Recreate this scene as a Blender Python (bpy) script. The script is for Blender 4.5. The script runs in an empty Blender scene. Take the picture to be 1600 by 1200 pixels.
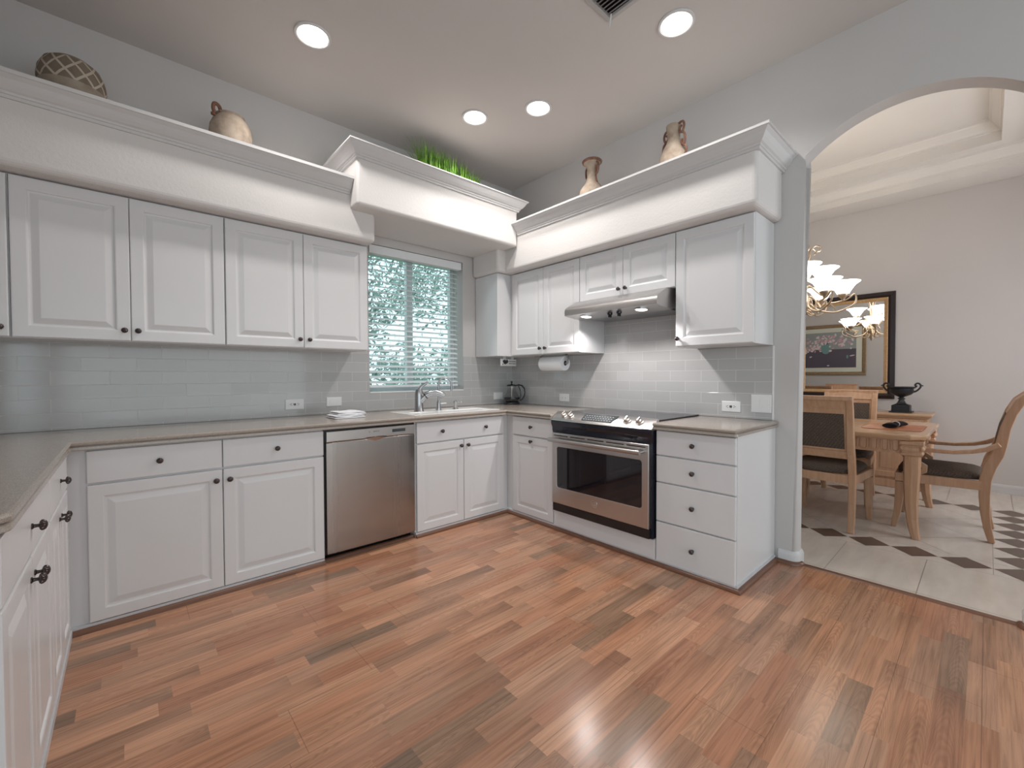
import bpy, bmesh, math, random
from mathutils import Vector, Matrix
random.seed(7)
SC = bpy.context.scene
COL = SC.collection
PI = math.pi
V = Vector

# ------------------------------------------------------------------ camera
YAW, PIT, ROLL = 0.732930, -0.019484, -0.003149
CAM = V((-3.15655, -3.50098, 1.21416))
FPX = 669.07
_F = V((math.sin(YAW)*math.cos(PIT), math.cos(YAW)*math.cos(PIT), math.sin(PIT)))
_R = V((math.cos(YAW), -math.sin(YAW), 0))
_U = _R.cross(_F)
_R2 = math.cos(ROLL)*_R + math.sin(ROLL)*_U
_U2 = -math.sin(ROLL)*_R + math.cos(ROLL)*_U
cd = bpy.data.cameras.new('camera'); cd.sensor_width = 36.0; cd.lens = FPX/1600*36
cd.clip_start = 0.02; cd.clip_end = 200
co = bpy.data.objects.new('camera', cd); COL.objects.link(co)
m = Matrix((( _R2.x, _U2.x, -_F.x, CAM.x), (_R2.y, _U2.y, -_F.y, CAM.y), (_R2.z, _U2.z, -_F.z, CAM.z), (0, 0, 0, 1)))
co.matrix_world = m
SC.camera = co

# ------------------------------------------------------------------ world, large lights, exposure
SC.view_settings.view_transform = 'Standard'; SC.view_settings.look = 'None'
SC.view_settings.gamma = 1.0; SC.view_settings.use_curve_mapping = False
SC.view_settings.exposure = 0.08
W = bpy.data.worlds.new('world'); SC.world = W; W.use_nodes = True
bg = W.node_tree.nodes['Background']; bg.inputs[0].default_value = (0.80, 0.95, 1.0, 1); bg.inputs[1].default_value = 1.55

def area_light(name, loc, rot, sx, sy, power, color=(1, 1, 1), spread=PI):
    d = bpy.data.lights.new(name, 'AREA'); d.shape = 'RECTANGLE'; d.size = sx; d.size_y = sy
    d.energy = power; d.color = color; d.spread = spread
    o = bpy.data.objects.new(name, d); COL.objects.link(o); o.location = loc; o.rotation_euler = rot
    return o
# added fill lights in assumed, unseen openings: rear, left and dining end
area_light('rear_fill', (-2.03, -7.0, 1.45), (-PI/2, 0, PI), 3.8, 2.6, 15, (1.0, 0.94, 0.90))
area_light('left_fill', (-4.13, -4.75, 1.45), (0, -PI/2, 0), 2.2, 2.9, 15, (0.78, 0.89, 1.0))
area_light('dining_fill', (1.9, -4.62, 1.55), (-PI/2, 0, PI), 1.7, 1.7, 20, (1.0, 0.95, 0.98))

# ------------------------------------------------------------------ mesh builder
class MB:
    def __init__(s): s.v = []; s.f = []; s.m = []
    def add(s, vs, fs, m=0):
        b = len(s.v); s.v += [tuple(x) for x in vs]
        s.f += [[b+i for i in f] for f in fs]; s.m += [m]*len(fs); return s
    def box(s, x0, x1, y0, y1, z0, z1, m=0):
        if x0 > x1: x0, x1 = x1, x0
        if y0 > y1: y0, y1 = y1, y0
        if z0 > z1: z0, z1 = z1, z0
        vs = [(x0,y0,z0),(x1,y0,z0),(x1,y1,z0),(x0,y1,z0),(x0,y0,z1),(x1,y0,z1),(x1,y1,z1),(x0,y1,z1)]
        return s.add(vs, [(0,3,2,1),(4,5,6,7),(0,1,5,4),(1,2,6,5),(2,3,7,6),(3,0,4,7)], m)
    def poly(s, pts, m=0): return s.add(pts, [tuple(range(len(pts)))], m)
    def rings(s, rings, cap0=True, cap1=True, m=0, closed=False):
        n = len(rings[0]); vs = [p for r in rings for p in r]; fs = []
        k = len(rings)
        for i in range(k if closed else k-1):
            a = i*n; b = ((i+1) % k)*n
            for j in range(n):
                j2 = (j+1) % n; fs.append((a+j, a+j2, b+j2, b+j))
        if not closed:
            if cap0: fs.append(tuple(reversed(range(n))))
            if cap1: fs.append(tuple(range((k-1)*n, k*n)))
        return s.add(vs, fs, m)
    def prism(s, pts, vec, m=0):
        vec = V(vec); return s.rings([[V(p) for p in pts], [V(p)+vec for p in pts]], m=m)
    def lathe(s, prof, o=(0,0,0), axis=(0,0,1), seg=24, flute=0, nf=8, m=0, ell=(1,1)):
        o = V(o); a = V(axis).normalized(); u = a.orthogonal().normalized(); w = a.cross(u)
        rs = []
        for r, h in prof:
            ring = []
            for k in range(seg):
                t = 2*PI*k/seg; rr = r*(1-flute*(0.5+0.5*math.cos(nf*t))) if flute else r
                ring.append(o + a*h + u*(rr*math.cos(t)*ell[0]) + w*(rr*math.sin(t)*ell[1]))
            rs.append(ring)
        return s.rings(rs, m=m)
    def tube(s, pts, r, seg=8, closed=False, m=0):
        pts = [V(p) for p in pts]; n = len(pts); rs = []
        R = r if isinstance(r, (list, tuple)) else [r]*n
        t0 = (pts[1]-pts[0]).normalized(); u = t0.orthogonal().normalized()
        for i in range(n):
            if closed: t = (pts[(i+1) % n]-pts[i-1])
            else: t = pts[min(i+1, n-1)]-pts[max(i-1, 0)]
            t.normalize(); u = (u-t*u.dot(t))
            if u.length < 1e-6: u = t.orthogonal()
            u.normalize(); w = t.cross(u)
            rs.append([pts[i]+(u*math.cos(2*PI*k/seg)+w*math.sin(2*PI*k/seg))*R[i] for k in range(seg)])
        return s.rings(rs, closed=closed, m=m)
    def sweep(s, pts, side, w, th, m=0):
        """rectangular section: w along the fixed side vector, th (scalar or list) in the bending plane"""
        pts = [V(p) for p in pts]; side = V(side).normalized(); n = len(pts); rs = []
        TH = th if isinstance(th, (list, tuple)) else [th]*n
        WW = w if isinstance(w, (list, tuple)) else [w]*n
        for i in range(n):
            t = (pts[min(i+1, n-1)]-pts[max(i-1, 0)]).normalized(); nn = t.cross(side).normalized()
            a = side*WW[i]/2; b = nn*TH[i]/2
            rs.append([pts[i]-a-b, pts[i]+a-b, pts[i]+a+b, pts[i]-a+b])
        return s.rings(rs, m=m)
    def mould(s, prof, path, outs, m=0):
        """crown / base profile [(out, z)] carried along path [(x,y)] with a 2-D outward mitre vector per point"""
        rs = [[V((p[0]+o[0]*a, p[1]+o[1]*a, z)) for a, z in prof] for p, o in zip(path, outs)]
        return s.rings(rs, m=m)

def mesh_from(mb, name, mats, smooth=None, shift=None):
    me = bpy.data.meshes.new(name)
    vs = mb.v if shift is None else [(a-shift[0], b-shift[1], c-shift[2]) for a, b, c in mb.v]
    me.from_pydata(vs, [], mb.f)
    for mt in (mats if isinstance(mats, (list, tuple)) else [mats]): me.materials.append(mt)
    for p, k in zip(me.polygons, mb.m): p.material_index = k
    bm = bmesh.new(); bm.from_mesh(me); bmesh.ops.recalc_face_normals(bm, faces=bm.faces); bm.to_mesh(me); bm.free()
    if smooth:
        for p in me.polygons: p.use_smooth = True
        me.set_sharp_from_angle(angle=math.radians(smooth))
    me.update(); return me
def bevel_mod(o, w, seg=2, ang=40):
    b = o.modifiers.new('bevel', 'BEVEL'); b.width = w; b.segments = seg; b.limit_method = 'ANGLE'; b.angle_limit = math.radians(ang)
def origin_of(p):
    o = V((0, 0, 0))
    while p is not None: o += V(p.location); p = p.parent
    return o
def tag(o, label=None, cat=None, group=None, kind=None):
    if label: o['label'] = label
    if cat: o['category'] = cat
    if group: o['group'] = group
    if kind: o['kind'] = kind
    return o
def thing(name, label, cat, loc=(0,0,0), group=None, rz=0):
    o = bpy.data.objects.new(name, None); COL.objects.link(o); o.location = loc; o.rotation_euler = (0, 0, rz)
    o.empty_display_size = 0.1
    return tag(o, label, cat, group)
def part(name, mb, mats, parent, smooth=None, bevel=0, local=False, label=None, seg=2):
    sh = None if local else origin_of(parent)
    o = bpy.data.objects.new(name, mesh_from(mb, name, mats, smooth, sh)); COL.objects.link(o); o.parent = parent
    if bevel: bevel_mod(o, bevel, seg)
    if label: o['label'] = label
    return o
def solo(name, label, cat, mb, mats, group=None, smooth=None, bevel=0, kind=None, seg=2):
    xs = [v[0] for v in mb.v]; ys = [v[1] for v in mb.v]; zs = [v[2] for v in mb.v]
    c = ((min(xs)+max(xs))/2, (min(ys)+max(ys))/2, min(zs))
    o = bpy.data.objects.new(name, mesh_from(mb, name, mats, smooth, c)); COL.objects.link(o); o.location = c
    if bevel: bevel_mod(o, bevel, seg)
    return tag(o, label, cat, group, kind)
def struct(name, mb, mats, smooth=None, bevel=0, seg=2, parent=None):
    o = bpy.data.objects.new(name, mesh_from(mb, name, mats, smooth)); COL.objects.link(o)
    if parent: o.parent = parent
    else: o['kind'] = 'structure'
    if bevel: bevel_mod(o, bevel, seg)
    return o
def copy_tree(o, parent=None):
    c = o.copy(); COL.objects.link(c)
    if parent: c.parent = parent
    for ch in list(o.children): copy_tree(ch, c)
    return c
def text_mb(txt, size, O, U, Vv, N, depth=0.0006, bold=0.0):
    cu = bpy.data.curves.new('t', 'FONT'); cu.body = txt; cu.size = size; cu.extrude = depth; cu.align_x = 'CENTER'; cu.align_y = 'CENTER'; cu.offset = bold
    cu.resolution_u = 3
    o = bpy.data.objects.new('t', cu); COL.objects.link(o)
    dg = bpy.context.evaluated_depsgraph_get(); me = bpy.data.meshes.new_from_object(o.evaluated_get(dg))
    O, U, Vv, N = V(O), V(U), V(Vv), V(N); mb = MB()
    mb.add([O+U*v.co.x+Vv*v.co.y+N*(v.co.z+depth) for v in me.vertices], [tuple(p.vertices) for p in me.polygons])
    bpy.data.objects.remove(o); bpy.data.curves.remove(cu); bpy.data.meshes.remove(me)
    return mb

# ------------------------------------------------------------------ materials
def mat(name, col, rough=0.5, metal=0.0, spec=0.5, emit=None, es=0, coat=0, trans=0, ior=1.5, aniso=0, alpha=1):
    mt = bpy.data.materials.new(name); mt.use_nodes = True; b = mt.node_tree.nodes['Principled BSDF']
    b.inputs['Base Color'].default_value = (*col, 1); b.inputs['Roughness'].default_value = rough
    b.inputs['Metallic'].default_value = metal; b.inputs['Specular IOR Level'].default_value = spec
    b.inputs['Coat Weight'].default_value = coat; b.inputs['Transmission Weight'].default_value = trans
    b.inputs['IOR'].default_value = ior; b.inputs['Anisotropic'].default_value = aniso
    if emit: b.inputs['Emission Color'].default_value = (*emit, 1); b.inputs['Emission Strength'].default_value = es
    return mt
class G:
    """tiny node-graph helper"""
    def __init__(s, mt): s.nt = mt.node_tree; s.b = s.nt.nodes['Principled BSDF']
    def n(s, typ, ins=None, **props):
        nd = s.nt.nodes.new(typ)
        for k, v in props.items(): setattr(nd, k, v)
        for k, v in (ins or {}).items(): s.put(nd.inputs[k], v)
        return nd
    def put(s, sock, v):
        if isinstance(v, bpy.types.NodeSocket): s.nt.links.new(v, sock)
        elif isinstance(v, (tuple, list)) and len(v) == 3 and sock.type == 'RGBA': sock.default_value = (*v, 1)
        else: sock.default_value = v
    def m(s, op, a, b=0.0, c=0.0):
        return s.n('ShaderNodeMath', {0: a, 1: b, 2: c}, operation=op).outputs[0]
    def coord(s, out='Object'): return s.n('ShaderNodeTexCoord').outputs[out]
    def xyz(s, v):
        q = s.n('ShaderNodeSeparateXYZ', {0: v}); return q.outputs[0], q.outputs[1], q.outputs[2]
    def comb(s, x, y, z=0.0): return s.n('ShaderNodeCombineXYZ', {0: x, 1: y, 2: z}).outputs[0]
    def noise(s, vec, scale, detail=3, rough=0.5, dist=0.0):
        return s.n('ShaderNodeTexNoise', {'Vector': vec, 'Scale': scale, 'Detail': detail, 'Roughness': rough, 'Distortion': dist}).outputs[0]
    def ramp(s, fac, stops, interp='LINEAR'):
        r = s.n('ShaderNodeValToRGB', {0: fac}); cr = r.color_ramp; cr.interpolation = interp
        while len(cr.elements) < len(stops): cr.elements.new(0.5)
        for e, (p, c) in zip(cr.elements, stops): e.position = p; e.color = (*c, 1)
        return r.outputs[0]
    def mix(s, fac, a, b, mode='MIX'):
        q = s.n('ShaderNodeMix', data_type='RGBA', blend_type=mode)
        s.put(q.inputs[0], fac); s.put(q.inputs[6], a); s.put(q.inputs[7], b); return q.outputs[2]
    def bump(s, h, strength=0.2, dist=0.01):
        q = s.n('ShaderNodeBump', {'Height': h, 'Strength': strength, 'Distance': dist}); s.put(s.b.inputs['Normal'], q.outputs[0])
    def set(s, **kw):
        for k, v in kw.items(): s.put(s.b.inputs[k.replace('_', ' ')], v)

def paint(name, col, rough=0.6, tex=0.0, scale=90, spec=0.3):
    mt = mat(name, col, rough, spec=spec); g = G(mt); c = g.coord()
    n = g.noise(c, 2.5, 3); g.set(Base_Color=g.mix(n, tuple(x*0.97 for x in col), tuple(min(1, x*1.03) for x in col)))
    if tex: g.bump(g.noise(c, scale, 3, 0.6), tex, 0.004)
    return mt
M = {}
M['wall'] = paint('wall_paint', (0.56, 0.54, 0.53), 0.7, 0.12, 110)
M['soffit'] = paint('soffit_paint', (0.70, 0.67, 0.655), 0.7, 0.30, 70)
M['ceiling'] = paint('ceiling_paint', (0.57, 0.54, 0.52), 0.8, 0.10, 120)
M['trim'] = paint('trim_paint', (0.62, 0.61, 0.61), 0.4)
M['cab'] = paint('cabinet_white', (0.70, 0.695, 0.705), 0.30, spec=0.4)
M['base'] = paint('plinth_white', (0.62, 0.62, 0.64), 0.35)
M['dwall'] = paint('dining_wall_paint', (0.60, 0.565, 0.55), 0.7, 0.08, 110)
M['dceil'] = paint('dining_ceiling_paint', (0.72, 0.69, 0.66), 0.7)
M['plastic'] = mat('white_plastic', (0.80, 0.80, 0.80), 0.35)
M['plasticgap'] = mat('grey_plastic', (0.45, 0.45, 0.46), 0.4)
M['black'] = mat('black_plastic', (0.012, 0.012, 0.014), 0.25)
M['blackgloss'] = mat('black_enamel', (0.012, 0.014, 0.024), 0.15)
M['glassblack'] = mat('oven_glass', (0.012, 0.010, 0.014), 0.04, spec=0.6)
M['bronze'] = mat('dark_bronze', (0.09, 0.075, 0.075), 0.28, metal=0.9)
M['chrome'] = mat('chrome', (0.75, 0.75, 0.76), 0.12, metal=1)
M['nickel'] = mat('brushed_nickel', (0.42, 0.42, 0.43), 0.30, metal=1)
M['knobmetal'] = mat('polished_knob_metal', (0.70, 0.65, 0.61), 0.25, metal=1)
M['ring'] = mat('pale_silver', (0.62, 0.60, 0.58), 0.4, metal=0.4)
M['porcelain'] = mat('white_porcelain', (0.82, 0.81, 0.80), 0.15)
M['linen'] = paint('white_linen', (0.84, 0.84, 0.87), 0.9, 0.3, 300)
M['paper'] = paint('paper_white', (0.82, 0.83, 0.85), 0.9, 0.2, 200)
M['ink'] = mat('black_ink', (0.02, 0.02, 0.025), 0.5)
M['greyink'] = mat('grey_ink', (0.16, 0.16, 0.17), 0.5)
M['card'] = mat('core_card', (0.10, 0.08, 0.08), 0.8)
M['vinyl'] = mat('window_vinyl', (0.62, 0.66, 0.68), 0.4)
M['slat'] = mat('blind_slat', (0.78, 0.80, 0.82), 0.45)
M['cord'] = mat('blind_cord', (0.35, 0.36, 0.36), 0.8)
M['lens'] = mat('lamp_lens', (1, 1, 1), 0.4, emit=(1.0, 0.96, 0.90), es=9)
M['hoodlens'] = mat('hood_lens', (1, 1, 1), 0.4, emit=(1.0, 0.93, 0.85), es=5)
M['shade'] = mat('frosted_shade', (0.95, 0.92, 0.88), 0.5, emit=(1.0, 0.92, 0.82), es=5)
M['ventwhite'] = mat('vent_metal', (0.42, 0.41, 0.40), 0.5)
M['ventdark'] = mat('vent_slat', (0.20, 0.19, 0.185), 0.5)
M['iron'] = mat('black_iron', (0.016, 0.017, 0.022), 0.4)
M['napkin'] = paint('black_napkin', (0.012, 0.010, 0.014), 0.9)
M['darkframe'] = mat('espresso_frame', (0.022, 0.012, 0.012), 0.3)
M['mirror'] = mat('mirror_silver', (0.90, 0.91, 0.90), 0.0, metal=1)
M['mirror'].node_tree.nodes['Principled BSDF'].inputs['Roughness'].default_value = 0.012
M['matboard'] = mat('mat_board', (0.66, 0.68, 0.60), 0.8)
M['screen'] = mat('dark_display', (0.05, 0.06, 0.065), 0.15)

def steel(name, col, rough, sx, sy, sz):
    mt = mat(name, col, rough, metal=1); g = G(mt); x, y, z = g.xyz(g.coord())
    n = g.noise(g.comb(g.m('MULTIPLY', x, sx), g.m('MULTIPLY', y, sy), g.m('MULTIPLY', z, sz)), 1.0, 4, 0.6)
    g.set(Roughness=g.m('MULTIPLY_ADD', n, 0.08, rough-0.04)); g.bump(n, 0.01, 0.0004); return mt
M['steel'] = steel('stainless_steel', (0.52, 0.50, 0.49), 0.30, 4, 4, 260)
M['steelv'] = mat('brushed_steel', (0.40, 0.375, 0.36), 0.27, metal=1, aniso=0.7)
def _sv():
    g = G(M['steelv']); x, y, z = g.xyz(g.coord()); g.set(Roughness=g.m('MULTIPLY_ADD', g.noise(g.comb(g.m('MULTIPLY', x, 9), 0.0, 0.0), 1.0, 2), 0.12, 0.20))
_sv()

def glass(name, tint=(1, 1, 1), fac=0.12):
    mt = bpy.data.materials.new(name); mt.use_nodes = True; nt = mt.node_tree; nt.nodes.clear()
    o = nt.nodes.new('ShaderNodeOutputMaterial'); t = nt.nodes.new('ShaderNodeBsdfTransparent'); t.inputs[0].default_value = (*tint, 1)
    gl = nt.nodes.new('ShaderNodeBsdfGlossy'); gl.inputs['Roughness'].default_value = 0.03
    lw = nt.nodes.new('ShaderNodeLayerWeight'); lw.inputs[0].default_value = 0.5
    pw = nt.nodes.new('ShaderNodeMath'); pw.operation = 'POWER'; pw.inputs[1].default_value = 4.0; nt.links.new(lw.outputs['Facing'], pw.inputs[0])
    fr = nt.nodes.new('ShaderNodeMath'); fr.operation = 'MULTIPLY_ADD'; fr.inputs[1].default_value = 0.55; fr.inputs[2].default_value = 0.04; nt.links.new(pw.outputs[0], fr.inputs[0])
    mx = nt.nodes.new('ShaderNodeMixShader'); nt.links.new(fr.outputs[0], mx.inputs[0]); nt.links.new(t.outputs[0], mx.inputs[1]); nt.links.new(gl.outputs[0], mx.inputs[2]); nt.links.new(mx.outputs[0], o.inputs[0])
    return mt
M['pane'] = glass('window_glass', (0.92, 0.98, 0.98)); M['carafe'] = glass('carafe_glass', (0.985, 0.99, 0.99))

def floor_wood():
    mt = mat('strip_laminate', (0.4, 0.2, 0.1), 0.25, spec=0.5); g = G(mt); x, y, z = g.xyz(g.coord())
    SW = 0.0805
    row = g.m('FLOOR', g.m('DIVIDE', y, SW)); wn1 = g.n('ShaderNodeTexWhiteNoise', {'W': row}, noise_dimensions='1D').outputs[0]
    ln = g.m('MULTIPLY_ADD', wn1, 0.22, 0.36)
    t = g.m('ADD', g.m('DIVIDE', x, ln), g.m('MULTIPLY', wn1, 37.0)); colm = g.m('FLOOR', t)
    wn = g.n('ShaderNodeTexWhiteNoise', {'Vector': g.comb(row, colm, 0.5)}, noise_dimensions='3D'); r1 = wn.outputs[0]
    rr, rg, rb = g.xyz(wn.outputs[1])
    basec = g.ramp(r1, [(0.0, (0.47, 0.230, 0.135)), (0.18, (0.53, 0.285, 0.175)), (0.36, (0.42, 0.200, 0.120)), (0.52, (0.50, 0.255, 0.152)), (0.68, (0.47, 0.260, 0.165)), (0.84, (0.37, 0.200, 0.125)), (0.93, (0.31, 0.185, 0.120)), (0.985, (0.25, 0.160, 0.110))], 'CONSTANT')
    # fine straight grain
    gv = g.comb(g.m('MULTIPLY_ADD', x, 3.0, g.m('MULTIPLY', rr, 40)), g.m('MULTIPLY', y, 95.0), g.m('MULTIPLY', rg, 30))
    grain = g.noise(gv, 1.0, 5, 0.62, 0.3)
    # broad figure: nested arches on some staves
    yl = g.m('SUBTRACT', g.m('FRACT', g.m('DIVIDE', y, SW)), g.m('MULTIPLY_ADD', rb, 0.6, 0.2))
    warp = g.noise(g.comb(g.m('MULTIPLY', x, 5.0), g.m('MULTIPLY', y, 14.0), g.m('MULTIPLY', rb, 20)), 1.0, 3, 0.5)
    arch = g.m('ADD', g.m('MULTIPLY', x, 4.5), g.m('MULTIPLY', g.m('MULTIPLY', yl, yl), 5.5))
    figw = g.m('SINE', g.m('MULTIPLY', g.m('ADD', arch, g.m('MULTIPLY', warp, 1.1)), 26.0))
    figamt = g.m('MULTIPLY', g.m('GREATER_THAN', rg, 0.60), 0.20)
    c1 = g.mix(g.m('MULTIPLY', g.m('MULTIPLY_ADD', figw, 0.5, 0.5), figamt), basec, (0.10, 0.055, 0.035))
    gf = g.ramp(grain, [(0.28, (0.62, 0.60, 0.58)), (0.55, (1.0, 1.0, 1.0)), (0.8, (1.14, 1.12, 1.10))])
    c2 = g.mix(1.0, c1, gf, 'MULTIPLY')
    cloud = g.noise(g.comb(g.m('MULTIPLY', x, 2.2), g.m('MULTIPLY', y, 9.0), g.m('MULTIPLY', rr, 9)), 1.0, 3)
    smk = g.m('MULTIPLY', g.m('POWER', g.m('FRACT', t), 2.0), g.m('MULTIPLY', g.m('GREATER_THAN', rb, 0.55), g.noise(g.comb(g.m('MULTIPLY', x, 6.0), g.m('MULTIPLY', y, 30.0), g.m('MULTIPLY', rg, 17)), 1.0, 3)))
    c2 = g.mix(g.m('MULTIPLY', smk, 0.85), c2, (0.14, 0.085, 0.06))
    c3 = g.mix(1.0, c2, g.ramp(cloud, [(0.3, (0.84, 0.83, 0.82)), (0.7, (1.10, 1.09, 1.08))]), 'MULTIPLY')
    # joints
    fy = g.m('FRACT', g.m('DIVIDE', y, SW*3)); j1 = g.m('LESS_THAN', g.m('ABSOLUTE', g.m('SUBTRACT', fy, 0.5)), 0.0042)
    t2 = g.m('ADD', g.m('DIVIDE', x, 1.28), g.m('MULTIPLY', g.n('ShaderNodeTexWhiteNoise', {'W': g.m('FLOOR', g.m('ADD', g.m('DIVIDE', y, SW*3), 0.5))}, noise_dimensions='1D').outputs[0], 9.0))
    j2 = g.m('LESS_THAN', g.m('FRACT', t2), 0.0014); j = g.m('MAXIMUM', j1, j2)
    g.set(Base_Color=g.mix(g.m('MULTIPLY', j, 0.55), c3, (0.06, 0.03, 0.02)), Roughness=g.m('MULTIPLY_ADD', grain, 0.08, 0.17))
    g.bump(g.m('SUBTRACT', g.m('MULTIPLY', grain, 0.12), j), 0.04, 0.002)
    return mt
M['floor'] = floor_wood()

def tile_splash():
    mt = mat('glass_tile', (0.4, 0.4, 0.4), 0.1, spec=0.6); g = G(mt); uv = g.n('ShaderNodeUVMap').outputs[0]
    br = g.n('ShaderNodeTexBrick', {'Vector': uv, 'Color1': (0.455, 0.45, 0.45), 'Color2': (0.505, 0.50, 0.50), 'Mortar': (0.62, 0.61, 0.60), 'Scale': 1.0, 'Mortar Size': 0.0016, 'Mortar Smooth': 0.1, 'Bias': 0.0, 'Brick Width': 0.242, 'Row Height': 0.0795}, offset=0.5)
    u, v, _ = g.xyz(uv)
    n = g.noise(g.comb(g.m('MULTIPLY', u, 3), g.m('MULTIPLY', v, 9)), 1.0, 2)
    g.set(Base_Color=br.outputs[0], Roughness=g.m('MULTIPLY_ADD', br.outputs[1], 0.4, 0.10))
    q = g.n('ShaderNodeBump', {'Height': g.m('SUBTRACT', g.m('MULTIPLY', n, 0.6), br.outputs[1]), 'Strength': 0.35, 'Distance': 0.003}); g.put(g.b.inputs['Normal'], q.outputs[0])
    return mt
M['tile'] = tile_splash()
def quartz():
    mt = mat('taupe_quartz', (0.35, 0.30, 0.27), 0.16, spec=0.5); g = G(mt); c = g.coord()
    n = g.noise(c, 420, 2, 0.6); n2 = g.noise(c, 5, 3)
    a = g.ramp(n, [(0.35, (0.25, 0.205, 0.175)), (0.5, (0.365, 0.315, 0.275)), (0.68, (0.46, 0.41, 0.365))])
    g.set(Base_Color=g.mix(g.m('MULTIPLY', n2, 0.25), a, (0.40, 0.35, 0.31))); return mt
M['quartz'] = quartz()
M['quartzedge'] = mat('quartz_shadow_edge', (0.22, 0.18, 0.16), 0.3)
def wood(name, c0, c1, rough=0.35, sx=40, sy=40, sz=3):
    mt = mat(name, c0, rough); g = G(mt); x, y, z = g.xyz(g.coord())
    n = g.noise(g.comb(g.m('MULTIPLY', x, sx), g.m('MULTIPLY', y, sy), g.m('MULTIPLY', z, sz)), 1.0, 4, 0.6, 0.4)
    g.set(Base_Color=g.ramp(n, [(0.3, c0), (0.7, c1)])); return mt
M['oak'] = wood('blond_oak', (0.50, 0.285, 0.17), (0.60, 0.37, 0.235))
M['oakh'] = wood('blond_oak_flat', (0.54, 0.33, 0.19), (0.66, 0.43, 0.27), 0.2, 30, 3, 30)
M['quarter'] = wood('quarter_round', (0.13, 0.058, 0.036), (0.19, 0.09, 0.055), 0.35, 6, 6, 60)
M['mapleedge'] = M['oak']
def weave():
    mt = mat('dark_weave', (0.05, 0.035, 0.03), 0.85); g = G(mt); c = g.coord()
    w = g.n('ShaderNodeTexWave', {'Vector': c, 'Scale': 28.0, 'Distortion': 1.5, 'Detail': 2.0}, bands_direction='DIAGONAL').outputs[1]
    ch = g.n('ShaderNodeTexVoronoi', {'Vector': c, 'Scale': 130.0}).outputs[0]
    g.set(Base_Color=g.mix(g.m('MULTIPLY', g.m('ADD', g.m('MULTIPLY', w, 0.35), ch), 0.75), (0.035, 0.028, 0.028), (0.150, 0.105, 0.075))); g.bump(ch, 0.3, 0.002); return mt
M['weave'] = weave()
M['gilt'] = wood('gilt_frame', (0.50, 0.29, 0.13), (0.66, 0.42, 0.21), 0.35, 60, 60, 60)
M['bronzeframe'] = wood('bronze_frame', (0.24, 0.16, 0.09), (0.33, 0.23, 0.13), 0.4, 30, 30, 30)
M['champagne'] = mat('champagne_metal', (0.42, 0.33, 0.24), 0.35, metal=0.75)
def leathery():
    mt = mat('rust_placemat', (0.45, 0.15, 0.05), 0.4); g = G(mt); n = g.noise(g.coord(), 9, 4, 0.6)
    g.set(Base_Color=g.ramp(n, [(0.3, (0.30, 0.085, 0.03)), (0.7, (0.56, 0.21, 0.085))])); return mt
M['placemat'] = leathery()
def clay(name, c0, c1, c2, scale=14):
    mt = mat(name, c0, 0.85, spec=0.2); g = G(mt); c = g.coord(); n = g.noise(c, scale, 5, 0.6)
    g.set(Base_Color=g.ramp(n, [(0.25, c0), (0.5, c1), (0.75, c2)])); g.bump(g.noise(c, 60, 3), 0.4, 0.004); return mt
M['clay'] = clay('weathered_clay', (0.22, 0.16, 0.12), (0.36, 0.29, 0.23), (0.45, 0.38, 0.31))
M['clayred'] = clay('red_brown_clay', (0.13, 0.06, 0.045), (0.20, 0.10, 0.07), (0.33, 0.23, 0.17), 20)
def lattice_clay():
    mt = clay('lattice_clay', (0.24, 0.19, 0.14), (0.33, 0.27, 0.21), (0.40, 0.34, 0.27)); g = G(mt)
    uv = g.n('ShaderNodeUVMap').outputs[0]; u, v, _ = g.xyz(uv)
    a = g.m('FRACT', g.m('ADD', g.m('MULTIPLY', u, 11), g.m('MULTIPLY', v, 1.0))); b = g.m('FRACT', g.m('SUBTRACT', g.m('MULTIPLY', u, 11), g.m('MULTIPLY', v, 1.0)))
    la = g.m('LESS_THAN', g.m('ABSOLUTE', g.m('SUBTRACT', a, 0.5)), 0.09); lb = g.m('LESS_THAN', g.m('ABSOLUTE', g.m('SUBTRACT', b, 0.5)), 0.09)
    line = g.m('MAXIMUM', la, lb); band = g.m('MULTIPLY', g.m('GREATER_THAN', v, 0.0), g.m('LESS_THAN', v, 1.5))
    old = g.b.inputs['Base Color'].links[0].from_socket
    inner = g.mix(0.6, old, (0.13, 0.10, 0.075)); c = g.mix(line, inner, (0.50, 0.43, 0.35))
    g.set(Base_Color=g.mix(band, old, c)); return mt
M['lattice'] = lattice_clay()
def grassy():
    mt = mat('grass_blade', (0.12, 0.28, 0.03), 0.6); g = G(mt); n = g.noise(g.coord(), 30, 2)
    g.set(Base_Color=g.ramp(n, [(0.3, (0.05, 0.13, 0.015)), (0.6, (0.16, 0.34, 0.03)), (0.8, (0.30, 0.46, 0.07))])); return mt
M['grass'] = grassy()
def tilefloor():
    mt = mat('cream_tile', (0.62, 0.55, 0.49), 0.22); g = G(mt); c = g.coord()
    x, y, z = g.xyz(c); n = g.noise(g.comb(g.m('MULTIPLY', x, 3), g.m('MULTIPLY', y, 12)), 1.0, 4)
    g.set(Base_Color=g.ramp(n, [(0.3, (0.60, 0.53, 0.465)), (0.7, (0.70, 0.635, 0.57))])); return mt
M['cream'] = tilefloor()
M['grout'] = mat('grout', (0.33, 0.28, 0.24), 0.8)
M['browntile'] = paint('brown_tile', (0.135, 0.092, 0.072), 0.3)
M['leaf'] = mat('leaf', (0.27, 0.38, 0.34), 0.6); M['leafb'] = mat('leaf_dark', (0.17, 0.28, 0.25), 0.6); M['bark'] = mat('bark', (0.10, 0.08, 0.07), 0.9)
M['lawn'] = paint('lawn', (0.16, 0.34, 0.14), 0.9)
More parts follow.
